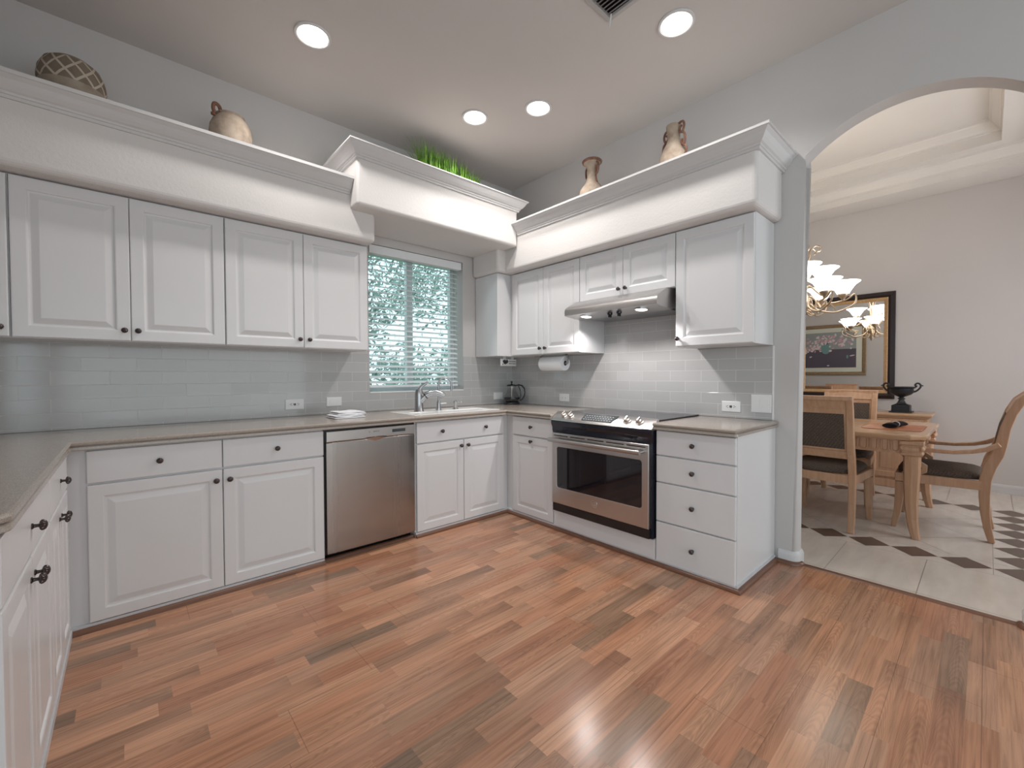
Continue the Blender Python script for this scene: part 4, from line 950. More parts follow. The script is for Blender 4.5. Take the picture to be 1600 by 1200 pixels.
# ---- ornaments on the soffit ledges
def scroll(o, d, pts, r, n=0):      # a handle: pts (out, up) in the vertical plane holding direction d
    mb = MB(); q = []
    P = [V(p) for p in pts]
    for i in range(len(P)-1):
        p0, p1, p2, p3 = P[max(i-1, 0)], P[i], P[i+1], P[min(i+2, len(P)-1)]
        for k in range(5):
            s = k/5; q.append(0.5*((2*p1)+(p2-p0)*s+(2*p0-5*p1+4*p2-p3)*s*s+(3*p1-p0-3*p2+p3)*s**3))
    q.append(P[-1]); mb.tube([V(o)+V(d)*a.x+V((0, 0, a.y)) for a in q], r, 8); return mb
def jars():
    zl = 2.607
    x, y = -3.345, -0.235
    t = thing('clay_bowl_vase', 'squat wide clay pot with diamond lattice band on the far-left ledge', 'pot', (x, y, zl))
    pr = [(0.0, 0.0), (0.075, 0.0), (0.105, 0.045), (0.128, 0.105), (0.134, 0.150), (0.128, 0.200), (0.108, 0.245), (0.072, 0.272), (0.046, 0.280), (0.045, 0.286), (0.038, 0.286), (0.036, 0.276), (0.0, 0.20)]
    mb = MB(); mb.lathe(pr, (x, y, zl), seg=40); o = part('pot', mb, M['lattice'], t, smooth=60)
    set_uv(o, lambda c: ((math.atan2(c.y-y, c.x-x)/(2*PI)) % 1.0, (c.z-zl-0.125)/0.085))
    mb = MB(); mb.lathe([(0.0, 0.2855), (0.037, 0.2862), (0.037, 0.2865), (0.0, 0.2860)], (x, y, zl), seg=24); part('dark_opening', mb, M['card'], t)
    x, y = -2.635, -0.235
    t = thing('clay_jug', 'round weathered clay jug with one small ring handle on the left ledge', 'jug', (x, y, zl))
    pr = [(0.0, 0.0), (0.07, 0.0), (0.095, 0.04), (0.114, 0.10), (0.118, 0.150), (0.112, 0.195), (0.097, 0.230), (0.080, 0.250), (0.074, 0.258), (0.080, 0.268), (0.074, 0.271), (0.064, 0.258), (0.0, 0.20)]
    mb = MB(); mb.lathe(pr, (x, y, zl), seg=32); part('body', mb, M['clay'], t, smooth=60)
    mb = MB(); mb.lathe([(0.0, 0.260), (0.066, 0.2605), (0.0, 0.2615)], (x, y, zl), seg=24); part('dark_opening', mb, M['card'], t)
    mb = scroll((x, y, zl), V((-0.85, -0.53, 0)), [(0.066, 0.262), (0.080, 0.292), (0.108, 0.292), (0.118, 0.262), (0.108, 0.232)], 0.011); part('handle', mb, M['clayred'], t, smooth=60)
    mb = MB(); mb.lathe([(0.0, -0.013), (0.012, -0.008), (0.013, 0.004), (0.0, 0.013)], (x-0.10, y-0.055, zl+0.228), seg=10); part('handle_boss', mb, M['clayred'], t, smooth=60)
    mb = scroll((x, y, zl), V((0.85, 0.53, 0)), [(0.080, 0.238), (0.105, 0.228), (0.120, 0.200), (0.112, 0.160)], 0.007); part('rear_handle', mb, M['clayred'], t, smooth=60)
    x, y = -0.235, -1.265
    t = thing('clay_bottle_vase', 'slender clay bottle vase with flared rim and ring handle on the right ledge', 'vase', (x, y, zl))
    pr = [(0.0, 0.0), (0.07, 0.0), (0.098, 0.05), (0.108, 0.10), (0.100, 0.150), (0.072, 0.190), (0.048, 0.225), (0.040, 0.270), (0.040, 0.330), (0.050, 0.362), (0.074, 0.380), (0.079, 0.392), (0.072, 0.396), (0.036, 0.375), (0.03, 0.30), (0.0, 0.28)]
    mb = MB(); mb.lathe(pr, (x, y, zl), seg=32); part('body', mb, M['clay'], t, smooth=60)
    mb = MB(); mb.lathe([(0.060, 0.372), (0.0795, 0.382), (0.083, 0.392), (0.076, 0.399), (0.06, 0.396)], (x, y, zl), seg=32); part('rim', mb, M['clayred'], t, smooth=60)
    for s in (-1, 1):
        d = V((-0.25, -0.97, 0))*s; mb = scroll((x, y, zl), d, [(0.062, 0.372), (0.082, 0.345), (0.078, 0.29), (0.055, 0.275), (0.052, 0.32), (0.050, 0.345)], 0.008); part('handle', mb, M['clayred'], t, smooth=60)
        mb = scroll((x, y, zl), d, [(0.046, 0.27), (0.052, 0.24), (0.066, 0.205)], 0.006); part('handle_tail', mb, M['clayred'], t, smooth=60)
    x, y = -0.235, -1.985
    t = thing('clay_amphora', 'clay amphora with curling scroll handles on the ledge nearest the arch', 'vase', (x, y, zl))
    pr = [(0.0, 0.0), (0.07, 0.0), (0.094, 0.05), (0.100, 0.11), (0.092, 0.165), (0.072, 0.215), (0.052, 0.250), (0.042, 0.285), (0.044, 0.330), (0.052, 0.365), (0.052, 0.378), (0.044, 0.380), (0.034, 0.33), (0.0, 0.29)]
    mb = MB(); mb.lathe(pr, (x, y, zl), seg=32); part('body', mb, M['clay'], t, smooth=60)
    for s in (-1, 1):
        d = V((-0.35, -0.94, 0))*s
        mb = scroll((x, y, zl), d, [(0.045, 0.372), (0.085, 0.368), (0.098, 0.335), (0.082, 0.302), (0.058, 0.312), (0.060, 0.340), (0.075, 0.342)], 0.008); part('upper_scroll', mb, M['clayred'], t, smooth=60)
        mb = scroll((x, y, zl), d, [(0.060, 0.305), (0.098, 0.285), (0.108, 0.240), (0.095, 0.205), (0.078, 0.222), (0.080, 0.250)], 0.008); part('lower_scroll', mb, M['clayred'], t, smooth=60)
        mb = scroll((x, y, zl), d, [(0.090, 0.205), (0.115, 0.185), (0.118, 0.150), (0.098, 0.120)], 0.007); part('tail', mb, M['clayred'], t, smooth=60)
    # grass trough over the window
    x0, x1, y, zl2 = -1.36, -0.80, -0.40, 2.8135
    t = thing('grass_planter', 'long trough of bright green grass on the ledge above the window', 'plant', ((x0+x1)/2, y, zl2))
    mb = MB(); mb.rings([[V((a, b, z)) for a, b in ((x0-e, y-0.06-e), (x1+e, y-0.06-e), (x1+e, y+0.06+e), (x0-e, y+0.06+e))] for e, z in ((0, zl2), (0.015, zl2+0.09), (0.005, zl2+0.09), (-0.005, zl2+0.07))]); part('trough', mb, M['clayred'], t)
    rd = random.Random(11); mb = MB()
    for _ in range(900):
        bx = rd.uniform(x0, x1); by = y+rd.uniform(-0.06, 0.06); f = (bx-x0)/(x1-x0); L = rd.uniform(0.15, 0.27)*(1.05-0.35*f)
        a = rd.uniform(0, 2*PI); lean = rd.uniform(0.05, 0.5)+(0.5 if f < 0.06 or f > 0.94 else 0); d = V((math.cos(a), math.sin(a)*0.7, 0))
        if f < 0.08: d.x = -abs(d.x)
        if f > 0.92: d.x = abs(d.x)
        w = d.cross(V((0, 0, 1))).normalized()*rd.uniform(0.0018, 0.0034); b0 = V((bx, by, zl2+0.07))
        p = [b0, b0+V((0, 0, L*0.5))+d*lean*L*0.25, b0+V((0, 0, L*(1-0.25*lean)))+d*lean*L*0.75]
        mb.add([p[0]-w, p[0]+w, p[1]+w*0.8, p[1]-w*0.8, p[2]], [(0, 1, 2, 3), (3, 2, 4)])
    part('grass', mb, M['grass'], t)
jars()

# ---- ceiling fittings
def downlight(label, x, y, power):
    t = thing('ceiling_light', label, 'light', (x, y, CZ-0.012), 'recessed lights in the kitchen ceiling')
    mb = MB(); mb.lathe([(0.088, 0.006), (0.089, 0.003), (0.099, 0.003), (0.101, 0.006), (0.101, 0.0115), (0.088, 0.0115)], (x, y, CZ-0.012), seg=36); part('trim_ring', mb, M['trim'], t, smooth=40)
    mb = MB(); mb.lathe([(0.0, -0.004), (0.045, -0.002), (0.078, 0.003), (0.0885, 0.0095), (0.0, 0.0110)], (x, y, CZ-0.012), seg=36); part('lens', mb, M['lens'], t, smooth=50)
    d = bpy.data.lights.new('downlight', 'SPOT'); d.energy = power; d.spot_size = math.radians(136); d.spot_blend = 0.5; d.shadow_soft_size = 0.07; d.color = (1.0, 0.965, 0.93)
    o = bpy.data.objects.new('downlight', d); COL.objects.link(o); o.location = (x, y, CZ-0.030)
DLP = 50
downlight('round recessed ceiling light at the left, above the sink-wall ledge', -2.308, -0.812, DLP)
downlight('round recessed ceiling light above the window bulkhead, nearest the corner', -1.111, -0.807, DLP)
downlight('round recessed ceiling light right of the one nearest the corner', -0.826, -1.216, DLP)
downlight('large-looking recessed ceiling light near the air vent', -0.790, -2.285, DLP)
def vent():
    x1, y1 = -1.10, -2.045; x0, y0 = -1.30, -2.40
    t = thing('air_vent', 'dark slatted air vent in the ceiling at the top edge of view', 'vent', ((x0+x1)/2, (y0+y1)/2, CZ-0.012))
    mb = MB(); o = [(x0, y0), (x1, y0), (x1, y1), (x0, y1)]
    def rc(e, z): return [V((x0+e, y0+e, z)), V((x1-e, y0+e, z)), V((x1-e, y1-e, z)), V((x0+e, y1-e, z))]
    mb.rings([rc(-0.012, CZ-0.0005), rc(-0.010, CZ-0.008), rc(0.018, CZ-0.014), rc(0.022, CZ-0.0005)], cap0=False, cap1=False); part('frame', mb, M['ventwhite'], t)
    mb = MB(); mb.box(x0+0.022, x1-0.022, y0+0.022, y1-0.022, CZ-0.002, CZ-0.0006); part('backing', mb, M['black'], t)
    for k in range(6):
        x = x0+0.040+k*(x1-x0-0.080)/5; mb = MB(); mb.prism([V((x+0.010, y0+0.022, CZ-0.003)), V((x+0.0085, y0+0.022, CZ-0.003)), V((x-0.012, y0+0.022, CZ-0.016)), V((x-0.010, y0+0.022, CZ-0.0165))], (0, y1-y0-0.044, 0)); part('slat', mb, M['ventdark'], t)
    mb = MB(); mb.tube([(x1-0.03, y1-0.035, CZ-0.008), (x1-0.012, y1-0.01, CZ-0.055)], 0.005, 8); part('lever', mb, M['trim'], t, smooth=60)
vent()

# ================================================================== DINING ROOM
def capped(mb): return mb
def dining_table():
    x0, x1, y0, y1, z = 1.090, 2.330, -3.215, -1.42, 0.770
    t = thing('dining_table', 'blond wood dining table with carved apron and fluted saber legs', 'table', ((x0+x1)/2, (y0+y1)/2, 0))
    c = 0.085
    def oct_(e, zz): 
        a, b, d, f = x0-e, x1+e, y0-e, y1+e; k = c+0.4*e
        return [V((a+k, d, zz)), V((b-k, d, zz)), V((b, d+k, zz)), V((b, f-k, zz)), V((b-k, f, zz)), V((a+k, f, zz)), V((a, f-k, zz)), V((a, d+k, zz))]
    mb = MB(); mb.rings([oct_(-0.055, z-0.048), oct_(-0.020, z-0.044), oct_(-0.006, z-0.032), oct_(-0.004, z-0.022), oct_(0.0, z-0.018), oct_(0.0, z-0.006), oct_(-0.006, z)]); tp = part('table_top', mb, M['oakh'], t)
    mb = MB(); mb.rings([oct_(-0.075, z+0.0001), oct_(-0.075, z+0.0012), oct_(-0.085, z+0.0012)], cap0=False); part('inlay_panel', mb, M['oakh'], tp)
    a0, a1, b0, b1 = x0+0.052, x1-0.052, y0+0.052, y1-0.052
    mb = MB()
    for q in ((a0, a0+0.022, b0, b1), (a1-0.022, a1, b0, b1), (a0+0.022, a1-0.022, b0, b0+0.022), (a0+0.022, a1-0.022, b1-0.022, b1)): mb.box(*q, 0.622, z-0.045)
    ap = part('apron', mb, M['oak'], t)
    mb = MB()    # carved arched flutes along the long side and the end
    def flute(o, u, n):
        pts = [(-0.021, 0.095), (-0.021, 0.034)]+[(0.021*math.cos(a), 0.034+0.021*math.sin(a)) for a in [PI+PI*k/8 for k in range(9)]]+[(0.021, 0.095)]
        P = [o+u*a+V((0, 0, b)) for a, b in pts]; mb.tube([p+n*0.002 for p in P], 0.0065, 6)
    k = b0+0.12
    while k < b1-0.1: flute(V((a0, k, 0.622)), V((0, 1, 0)), V((-1, 0, 0))); k += 0.062
    part('carving', mb, M['oak'], ap, smooth=60); mb = MB()
    k = a0+0.12
    while k < a1-0.1: flute(V((k, b0, 0.622)), V((1, 0, 0)), V((0, -1, 0))); k += 0.062
    part('carving', mb, M['oak'], ap, smooth=60)
    for lx, ly, sx, sy in ((a0+0.03, b0+0.03, -1, -1), (a1-0.03, b0+0.03, 1, -1), (a0+0.03, b1-0.03, -1, 1), (a1-0.03, b1-0.03, 1, 1)):
        mb = MB(); d = V((sx, sy, 0)).normalized(); rs = []
        for s, off, w in ((0.620, 0.0, 0.050), (0.50, 0.0, 0.049), (0.38, -0.004, 0.045), (0.26, -0.004, 0.040), (0.14, 0.006, 0.034), (0.06, 0.022, 0.030), (0.0008, 0.040, 0.026)):
            cc = V((lx, ly, s))+d*off; ring = []
            for j in range(16):
                a = 2*PI*j/16; rr = w*(0.93 if (j % 2 and s < 0.6) else 1.0)*(1/ max(abs(math.cos(a)), abs(math.sin(a))))**0.2; ring.append(cc+V((rr*math.cos(a), rr*math.sin(a), 0)))
            rs.append(ring)
        mb.rings(rs); lg = part('leg', mb, M['oak'], t)
        mb = MB(); mb.box(lx-0.066, lx+0.066, ly-0.066, ly+0.066, 0.695, 0.722); mb.rings([[V((lx+a*e, ly+b*e, zz)) for a, b in ((-1, -1), (1, -1), (1, 1), (-1, 1))] for e, zz in ((0.064, 0.694), (0.056, 0.675), (0.060, 0.655), (0.054, 0.640), (0.062, 0.632), (0.062, 0.620), (0.052, 0.612))])
        for a, b in ((-1, -1), (1, -1), (1, 1), (-1, 1)):
            mb.lathe([(0.0, -0.012), (0.016, -0.012), (0.018, 0.0), (0.016, 0.012), (0.0, 0.012)], (lx+a*0.054, ly+b*0.054, 0.670), V((a, -b, 0)), 12)
        part('capital', mb, M['oak'], lg, bevel=0.003)
dining_table()
def placemat(label, x0, x1, y0, y1):
    z = 0.7716; c = 0.035; P = [(x0+c, y0), (x1-c, y0), (x1, y0+c), (x1, y1-c), (x1-c, y1), (x0+c, y1), (x0, y1-c), (x0, y0+c)]
    mb = MB(); mb.prism([V((a, b, z)) for a, b in P], (0, 0, 0.004)); solo('placemat', label, 'placemat', mb, M['placemat'], 'placemats on the dining table')
placemat('rust-coloured placemat at the end of the table, holding the black napkin', 1.36, 1.90, -3.165, -2.80)
placemat('rust-coloured placemat on the table in front of the chair with its back to us', 1.15, 1.47, -2.72, -2.28)
def napkin():
    x, y, z = 1.60, -2.99, 0.776; t = thing('napkin', 'black rolled napkin on the rust placemat at the table end', 'napkin', (x, y, z)); rs = []
    for k in range(17):
        s = -1+k/8; r = 0.012+0.018*abs(s)**1.3*(1-0.55*max(0, abs(s)-0.75)*4); w = 0.018+0.030*abs(s)
        rs.append([V((x+0.135*s, y-0.02*s+w*math.cos(2*PI*j/12), z+0.001+r*0.9+r*0.9*math.sin(2*PI*j/12))) for j in range(12)])
    mb = MB(); mb.rings(rs); part('cloth', mb, M['napkin'], t, smooth=60)
    n = thing('napkin_ring', 'silver napkin ring around the black napkin', 'napkin ring', (x, y, z))
    mb = MB(); mb.rings([[V((x-0.014+h, y+r*math.cos(2*PI*j/20), z+0.025+r*0.8*math.sin(2*PI*j/20))) for j in range(20)] for r, h in ((0.0265, 0), (0.0295, 0), (0.0305, 0.016), (0.0295, 0.032), (0.0265, 0.032))], closed=True); part('band', mb, M['ring'], n, smooth=50)
napkin()

def chair(name, label, arms, group):
    """local: seat faces +x, origin on the floor between the rear feet"""
    t = thing(name, label, 'chair', (0, 0, 0), group); L = dict(local=True); wr, wf = (0.20, 0.235) if not arms else (0.215, 0.265); D = 0.50
    prof = [(0.0, 0.0005), (0.022, 0.10), (0.036, 0.22), (0.040, 0.34), (0.036, 0.45), (0.015, 0.55), (-0.020, 0.64), (-0.038, 0.72)]
    prof += [(-0.055, 0.83), (-0.085, 0.94), (-0.120, 1.020), (-0.165, 1.068), (-0.215, 1.078), (-0.255, 1.060)] if arms else [(-0.052, 0.83), (-0.075, 0.94), (-0.095, 1.000), (-0.108, 1.032)]
    th = [0.034, 0.042, 0.050, 0.058, 0.062, 0.066, 0.064, 0.058]+([0.052, 0.050, 0.050, 0.048, 0.042, 0.034] if arms else [0.048, 0.044, 0.042, 0.040])
    for s in (-1, 1):
        mb = MB(); mb.sweep([V((d, s*wr, z)) for d, z in prof], (0, 1, 0), 0.044, th); part('back_post', mb, M['oak'], t, bevel=0.006, **L)
        mb = MB(); q = [(D-0.012, s*wf, 0.368), (D-0.006, s*wf, 0.24), (D+0.004, s*wf, 0.12), (D+0.026, s*wf, 0.0005)]
        mb.sweep([V(p) for p in q], (0, 1, 0), [0.054, 0.048, 0.042, 0.034], [0.058, 0.050, 0.042, 0.034]); part('leg', mb, M['oak'], t, bevel=0.005, **L)
    mb = MB()     # seat frame: four rails, bowed apron in front and back
    o = [(0.010, -wr), (D, -wf-0.027), (D+0.02, 0), (D, wf+0.027), (0.010, wr)]
    out = [V((0.012, -wr-0.018, 0)), V((D+0.018, -wf-0.027, 0)), V((D+0.030, 0, 0)), V((D+0.018, wf+0.027, 0)), V((0.012, wr+0.018, 0))]
    inn = [V((0.045, -wr+0.01, 0)), V((D-0.02, -wf+0.01, 0)), V((D-0.01, 0, 0)), V((D-0.02, wf-0.01, 0)), V((0.045, wr-0.01, 0))]
    zb = [0.372]*5
    up = lambda P, z: [p+V((0, 0, z)) for p in P]
    mb.rings([up(out, 0.372), up(out, 0.438), up(inn, 0.438), up(inn, 0.372)], closed=True); part('seat_frame', mb, M['oak'], t, bevel=0.004, **L)
    mb = MB(); rs = []; cx = 0.272
    for e, z in ((0.030, 0.436), (0.004, 0.444), (0.0, 0.462), (0.012, 0.484), (0.05, 0.500), (0.12, 0.508)):
        ring = []
        for k in range(32):
            a = 2*PI*k/32; ca, sa = math.cos(a), math.sin(a); f = (abs(ca)**5+abs(sa)**5)**(-1/5)
            dx = 0.245*ca*f; w = wr+(wf-wr)*(0.5+dx/0.49)+0.010; ring.append(V((cx+dx*(1-e/0.25), w*sa*f*(1-e/0.24), z)))
        rs.append(ring)
    mb.rings(rs); part('seat_cushion', mb, M['weave'], t, smooth=50, **L)
    zt = 0.955 if not arms else 0.965; hi = (-0.070, -0.100) if not arms else (-0.090, -0.230)
    if arms: cr = [(-0.088, 0.955), (-0.112, 1.015), (-0.160, 1.062), (-0.212, 1.070), (-0.248, 1.052)]
    else: cr = [(-0.078, 0.955), (-0.096, 1.000), (-0.110, 1.036)]
    mb = MB(); mb.sweep([V((d, 0, z)) for d, z in cr], (0, 1, 0), 2*wr-0.044, 0.034); part('crest_rail', mb, M['oak'], t, **L)
    if not arms:
        mb = MB(); mb.sweep([V((-0.112, -wr-0.024, 1.036)), V((-0.120, 0, 1.036)), V((-0.112, wr+0.024, 1.036))], (0, 0, 1), 0.034, 0.058); part('crest_cap', mb, M['oak'], t, bevel=0.006, **L)
    mb = MB(); lo = [(0.006, 0.572), (-0.018, 0.632)]; mb.sweep([V((d, 0, z)) for d, z in lo], (0, 1, 0), 2*wr-0.044, 0.030); part('lower_rail', mb, M['oak'], t, **L)
    mb = MB(); pn = [(-0.018, 0.632), (-0.036, 0.72), (-0.055, 0.83), (-0.078, 0.935), (-0.084, 0.955)]; mb.sweep([V((d, 0, z)) for d, z in pn], (0, 1, 0), 2*wr-0.046, 0.026); f = part('back_frame', mb, M['oak'], t, **L)
    mb = MB(); pn = [(-0.020, 0.648), (-0.036, 0.72), (-0.055, 0.83), (-0.074, 0.920)]; mb.sweep([V((d, 0, z)) for d, z in pn], (0, 1, 0), 2*wr-0.072, [0.030, 0.052, 0.052, 0.030]); part('back_cushion', mb, M['weave'], t, smooth=60, **L)
    if arms:
        for s in (-1, 1):
            y = s*(wr+0.035)
            mb = MB(); A = [(-0.030, 0.715), (0.03, 0.676), (0.10, 0.652), (0.20, 0.636), (0.31, 0.634), (0.40, 0.640)]
            mb.sweep([V((d, y+s*(0.02*min(1, max(0, d)/0.2)), z)) for d, z in A], (0, 1, 0), [0.044, 0.044, 0.048, 0.052, 0.052, 0.050], [0.034, 0.032, 0.028, 0.026, 0.028, 0.032]); a_ = part('arm', mb, M['oak'], t, bevel=0.006, **L)
            mb = MB(); S = [(0.40, 0.640), (0.448, 0.628), (0.470, 0.590), (0.452, 0.552), (0.415, 0.545), (0.385, 0.530), (0.350, 0.505), (0.352, 0.470), (0.385, 0.448), (0.430, 0.440), (0.460, 0.436)]
            mb.sweep([V((d, s*(wr+0.055-0.010*k/10), z)) for k, (d, z) in enumerate(S)], (0, 1, 0), 0.040, [0.032, 0.034, 0.034, 0.032, 0.030, 0.032, 0.036, 0.036, 0.034, 0.034, 0.034]); part('arm_scroll', mb, M['oak'], a_, bevel=0.005, **L)
    return t
c = chair('dining_chair', 'dining chair turned with its back to the kitchen, behind the arch jamb', False, 'dining chairs'); c.location = (0.935, -2.615, 0)
for lab, x, y, rz in (('second dining chair on the kitchen side, shown reflected in the mirror', 0.935, -1.80, 0), ('dining chair facing us across the table, in front of the mirror', 2.405, -2.535, PI), ('dining chair across the table farthest from the arch, mostly behind the arch jamb', 2.405, -1.78, PI)):
    k = copy_tree(c); k['label'] = lab; k.location = (x, y, 0); k.rotation_euler = (0, 0, rz)
a = chair('dining_armchair', 'scroll-armed dining chair pulled up to the table end, seen from the side', True, None); a.location = (1.665, -3.535, 0); a.rotation_euler = (0, 0, PI/2)

def sideboard():
    x0, x1, y0, y1 = 2.93, 3.435, -3.12, -1.30; H = 0.80
    t = thing('sideboard', 'blond wood sideboard against the far dining wall under the mirror', 'sideboard', ((x0+x1)/2, (y0+y1)/2, 0))
    mb = MB(); mb.box(x0+0.03, x1, y0+0.03, y1-0.03, 0.085, H-0.055); part('body', mb, M['oak'], t)
    mb = MB(); mb.box(x0+0.015, x1, y0+0.018, y1-0.018, 0.0008, 0.084); part('base', mb, M['oak'], t, bevel=0.006)
    mb = MB(); R = lambda e, z: [V((x0+e, y0+e, z)), V((x1, y0+e, z)), V((x1, y1-e, z)), V((x0+e, y1-e, z))]
    mb.rings([R(0.035, H-0.056), R(0.020, H-0.050), R(0.012, H-0.036), R(0.0, H-0.030), R(-0.008, H-0.018), R(-0.008, H-0.006), R(0.0, H)]); part('top', mb, M['oakh'], t)
    F = Fr((x0+0.029, 0, 0), (0, -1, 0), (-1, 0, 0))
    w = (y1-y0-0.16)/4
    for k in range(4):
        u = -y1+0.08+k*w
        d = part('door', relief(F, u+0.004, 0.11, w-0.008, 0.52, [(0, -0.001), (0, 0.014), (0.003, 0.016), (0.055, 0.016), (0.062, 0.008), (0.085, 0.008), (0.10, 0.012)]), M['oak'], t)
        mb = MB(); o = F.p(u+(0.045 if k % 2 else w-0.045)*1.0, 0.44, 0.016); mb.lathe([(0.0, 0), (0.006, 0), (0.005, 0.01), (0.014, 0.014), (0.018, 0.022), (0.014, 0.030), (0.0, 0.033)], o, F.N, 16); part('knob', mb, M['chrome'], d, smooth=45)
        part('drawer', relief(F, u+0.004, 0.640, w-0.008, 0.098, [(0, -0.001), (0, 0.012), (0.003, 0.014)]), M['oak'], t)
sideboard()
def urn():
    x, y, z = 3.17, -2.870, 0.8005
    t = thing('urn', 'black two-handled pedestal urn on the right end of the sideboard', 'urn', (x, y, z))
    mb = MB(); mb.box(x-0.095, x+0.095, y-0.095, y+0.095, z, z+0.012); mb.box(x-0.075, x+0.075, y-0.075, y+0.075, z+0.012, z+0.078)
    mb.rings([[V((x+a*e, y+b*e, z+h)) for a, b in ((-1, -1), (1, -1), (1, 1), (-1, 1))] for e, h in ((0.070, 0.078), (0.040, 0.094), (0.030, 0.110))]); part('plinth', mb, M['iron'], t, bevel=0.003)
    mb = MB(); mb.lathe([(0.0, 0.108), (0.034, 0.108), (0.026, 0.125), (0.022, 0.138), (0.034, 0.146), (0.034, 0.152), (0.020, 0.158), (0.022, 0.166), (0.045, 0.176), (0.080, 0.194), (0.100, 0.216), (0.105, 0.236), (0.098, 0.246), (0.100, 0.258), (0.118, 0.270), (0.120, 0.278), (0.110, 0.279), (0.085, 0.262), (0.04, 0.232), (0.0, 0.225)], (x, y, z), seg=32, flute=0.0); part('bowl', mb, M['iron'], t, smooth=40)
    for s in (-1, 1):
        mb = scroll((x, y, z), V((0, s, 0)), [(0.098, 0.222), (0.125, 0.240), (0.150, 0.275), (0.148, 0.305), (0.128, 0.318), (0.110, 0.305), (0.112, 0.288), (0.126, 0.286)], 0.0085); part('handle', mb, M['iron'], t, smooth=60)
        mb = scroll((x, y, z), V((0, s, 0)), [(0.148, 0.30), (0.165, 0.292), (0.172, 0.288)], 0.006); part('handle_spur', mb, M['iron'], t, smooth=60)
urn()
FW = Fr((3.4595, 0, 0), (0, -1, 0), (-1, 0, 0))
def framed(prof_rects, mb, F): pass
def mirror():
    u0, u1, v0, v1 = 1.80, 2.782, 0.930, 2.178
    t = thing('wall_mirror', 'large mirror in dark frame with gilt inner border above the sideboard', 'mirror', FW.p((u0+u1)/2, v0, 0))
    def ringed(a, n0, b, n1, hh):   # frame band from inset a to inset b
        return relief_open(FW, u0, v0, u1-u0, v1-v0, [(a, 0.001), (a, n0), (b, n1), (b, hh)])
    part('frame', relief_open(FW, u0, v0, u1-u0, v1-v0, [(0, 0.001), (0, 0.026), (0.006, 0.032), (0.040, 0.040), (0.060, 0.030), (0.062, 0.004)]), M['darkframe'], t)
    part('gilt_border', relief_open(FW, u0, v0, u1-u0, v1-v0, [(0.0625, 0.004), (0.0625, 0.026), (0.070, 0.030), (0.098, 0.018), (0.102, 0.008)]), M['gilt'], t)
    mb = MB(); a, b = FW.p(u0+0.095, v0+0.095, 0.003), FW.p(u1-0.095, v1-0.095, 0.007); mb.box(a.x, b.x, a.y, b.y, a.z, b.z); part('glass', mb, M['mirror'], t)
def relief_open(F, u0, v0, w, h, prof):
    mb = MB(); rs = []
    for ins, n in prof: rs.append([F.p(u0+ins, v0+ins, n), F.p(u0+w-ins, v0+ins, n), F.p(u0+w-ins, v0+h-ins, n), F.p(u0+ins, v0+h-ins, n)])
    return mb.rings(rs, closed=True)
mirror()
def picture():
    F = Fr((0.1205, 0, 0), (0, 1, 0), (1, 0, 0)); u0, u1, v0, v1 = -2.034, -0.62, 1.205, 2.155
    t = thing('framed_picture', 'framed flower still life on the kitchen-side dining wall, visible in the mirror', 'picture', F.p((u0+u1)/2, v0, 0))
    part('frame', relief_open(F, u0, v0, u1-u0, v1-v0, [(0, 0.001), (0, 0.020), (0.010, 0.028), (0.045, 0.024), (0.062, 0.014), (0.064, 0.004)]), M['bronzeframe'], t)
    mb = MB(); a, b = F.p(u0+0.060, v0+0.060, 0.002), F.p(u1-0.060, v1-0.060, 0.008); mb.box(a.x, b.x, a.y, b.y, a.z, b.z); part('mat_board', mb, M['matboard'], t)
    A0, A1, B0, B1 = u0+0.148, u1-0.148, v0+0.141, v1-0.141
    mb = MB(); n = 0.0085; R = lambda a, b, c, d, m, k: mb.poly([F.p(a, c, n+k), F.p(b, c, n+k), F.p(b, d, n+k), F.p(a, d, n+k)], m)
    R(A0, A1, B0, B1, 1, 0); R(A0, A1, B0, B0+(B1-B0)*0.52, 0, 0.0003)
    # u runs away from the arch; the mirror flips it
    def blob(u, v, a, b, m, k, rot=0.0, N=10):
        mb.poly([F.p(u+a*math.cos(q)*math.cos(rot)-b*math.sin(q)*math.sin(rot), v+a*math.cos(q)*math.sin(rot)+b*math.sin(q)*math.cos(rot), n+k) for q in [2*PI*j/N for j in range(N)]], m)
    cu, cv = A0+0.46, B0+0.36; blob(cu, cv, 0.075, 0.10, 2, 0.0006, 0, 18); blob(cu, cv+0.10, 0.055, 0.018, 0, 0.0008, 0, 14)
    rd = random.Random(21)
    for _ in range(150):
        s = rd.gauss(0, 1)*0.24+0.08; u = cu+s; v = cv+0.10+rd.gauss(0, 0.075)-0.30*max(0, s-0.06)+(0.05 if s < 0 else 0)
        if not (A0+0.03 < u < A1-0.03 and B0+0.03 < v < B1-0.03): continue
        if abs(u-cu) < 0.06 and v < cv+0.09: continue
        blob(u, v, rd.uniform(0.016, 0.036), rd.uniform(0.010, 0.020), rd.choice((3, 4, 4)), 0.0010+rd.random()*0.0006, rd.uniform(0, PI))
    blob(A0+0.13, B0+0.20, 0.016, 0.035, 2, 0.0008); blob(A0+0.06, B0+0.22, 0.04, 0.010, 4, 0.0008, -0.2); blob(cu-0.04, B0+0.04, 0.02, 0.012, 4, 0.0009)
    part('print', mb, [M['purple'], M['greyblue'], M['teal'], M['pink'], M['pale']], t)
picture()

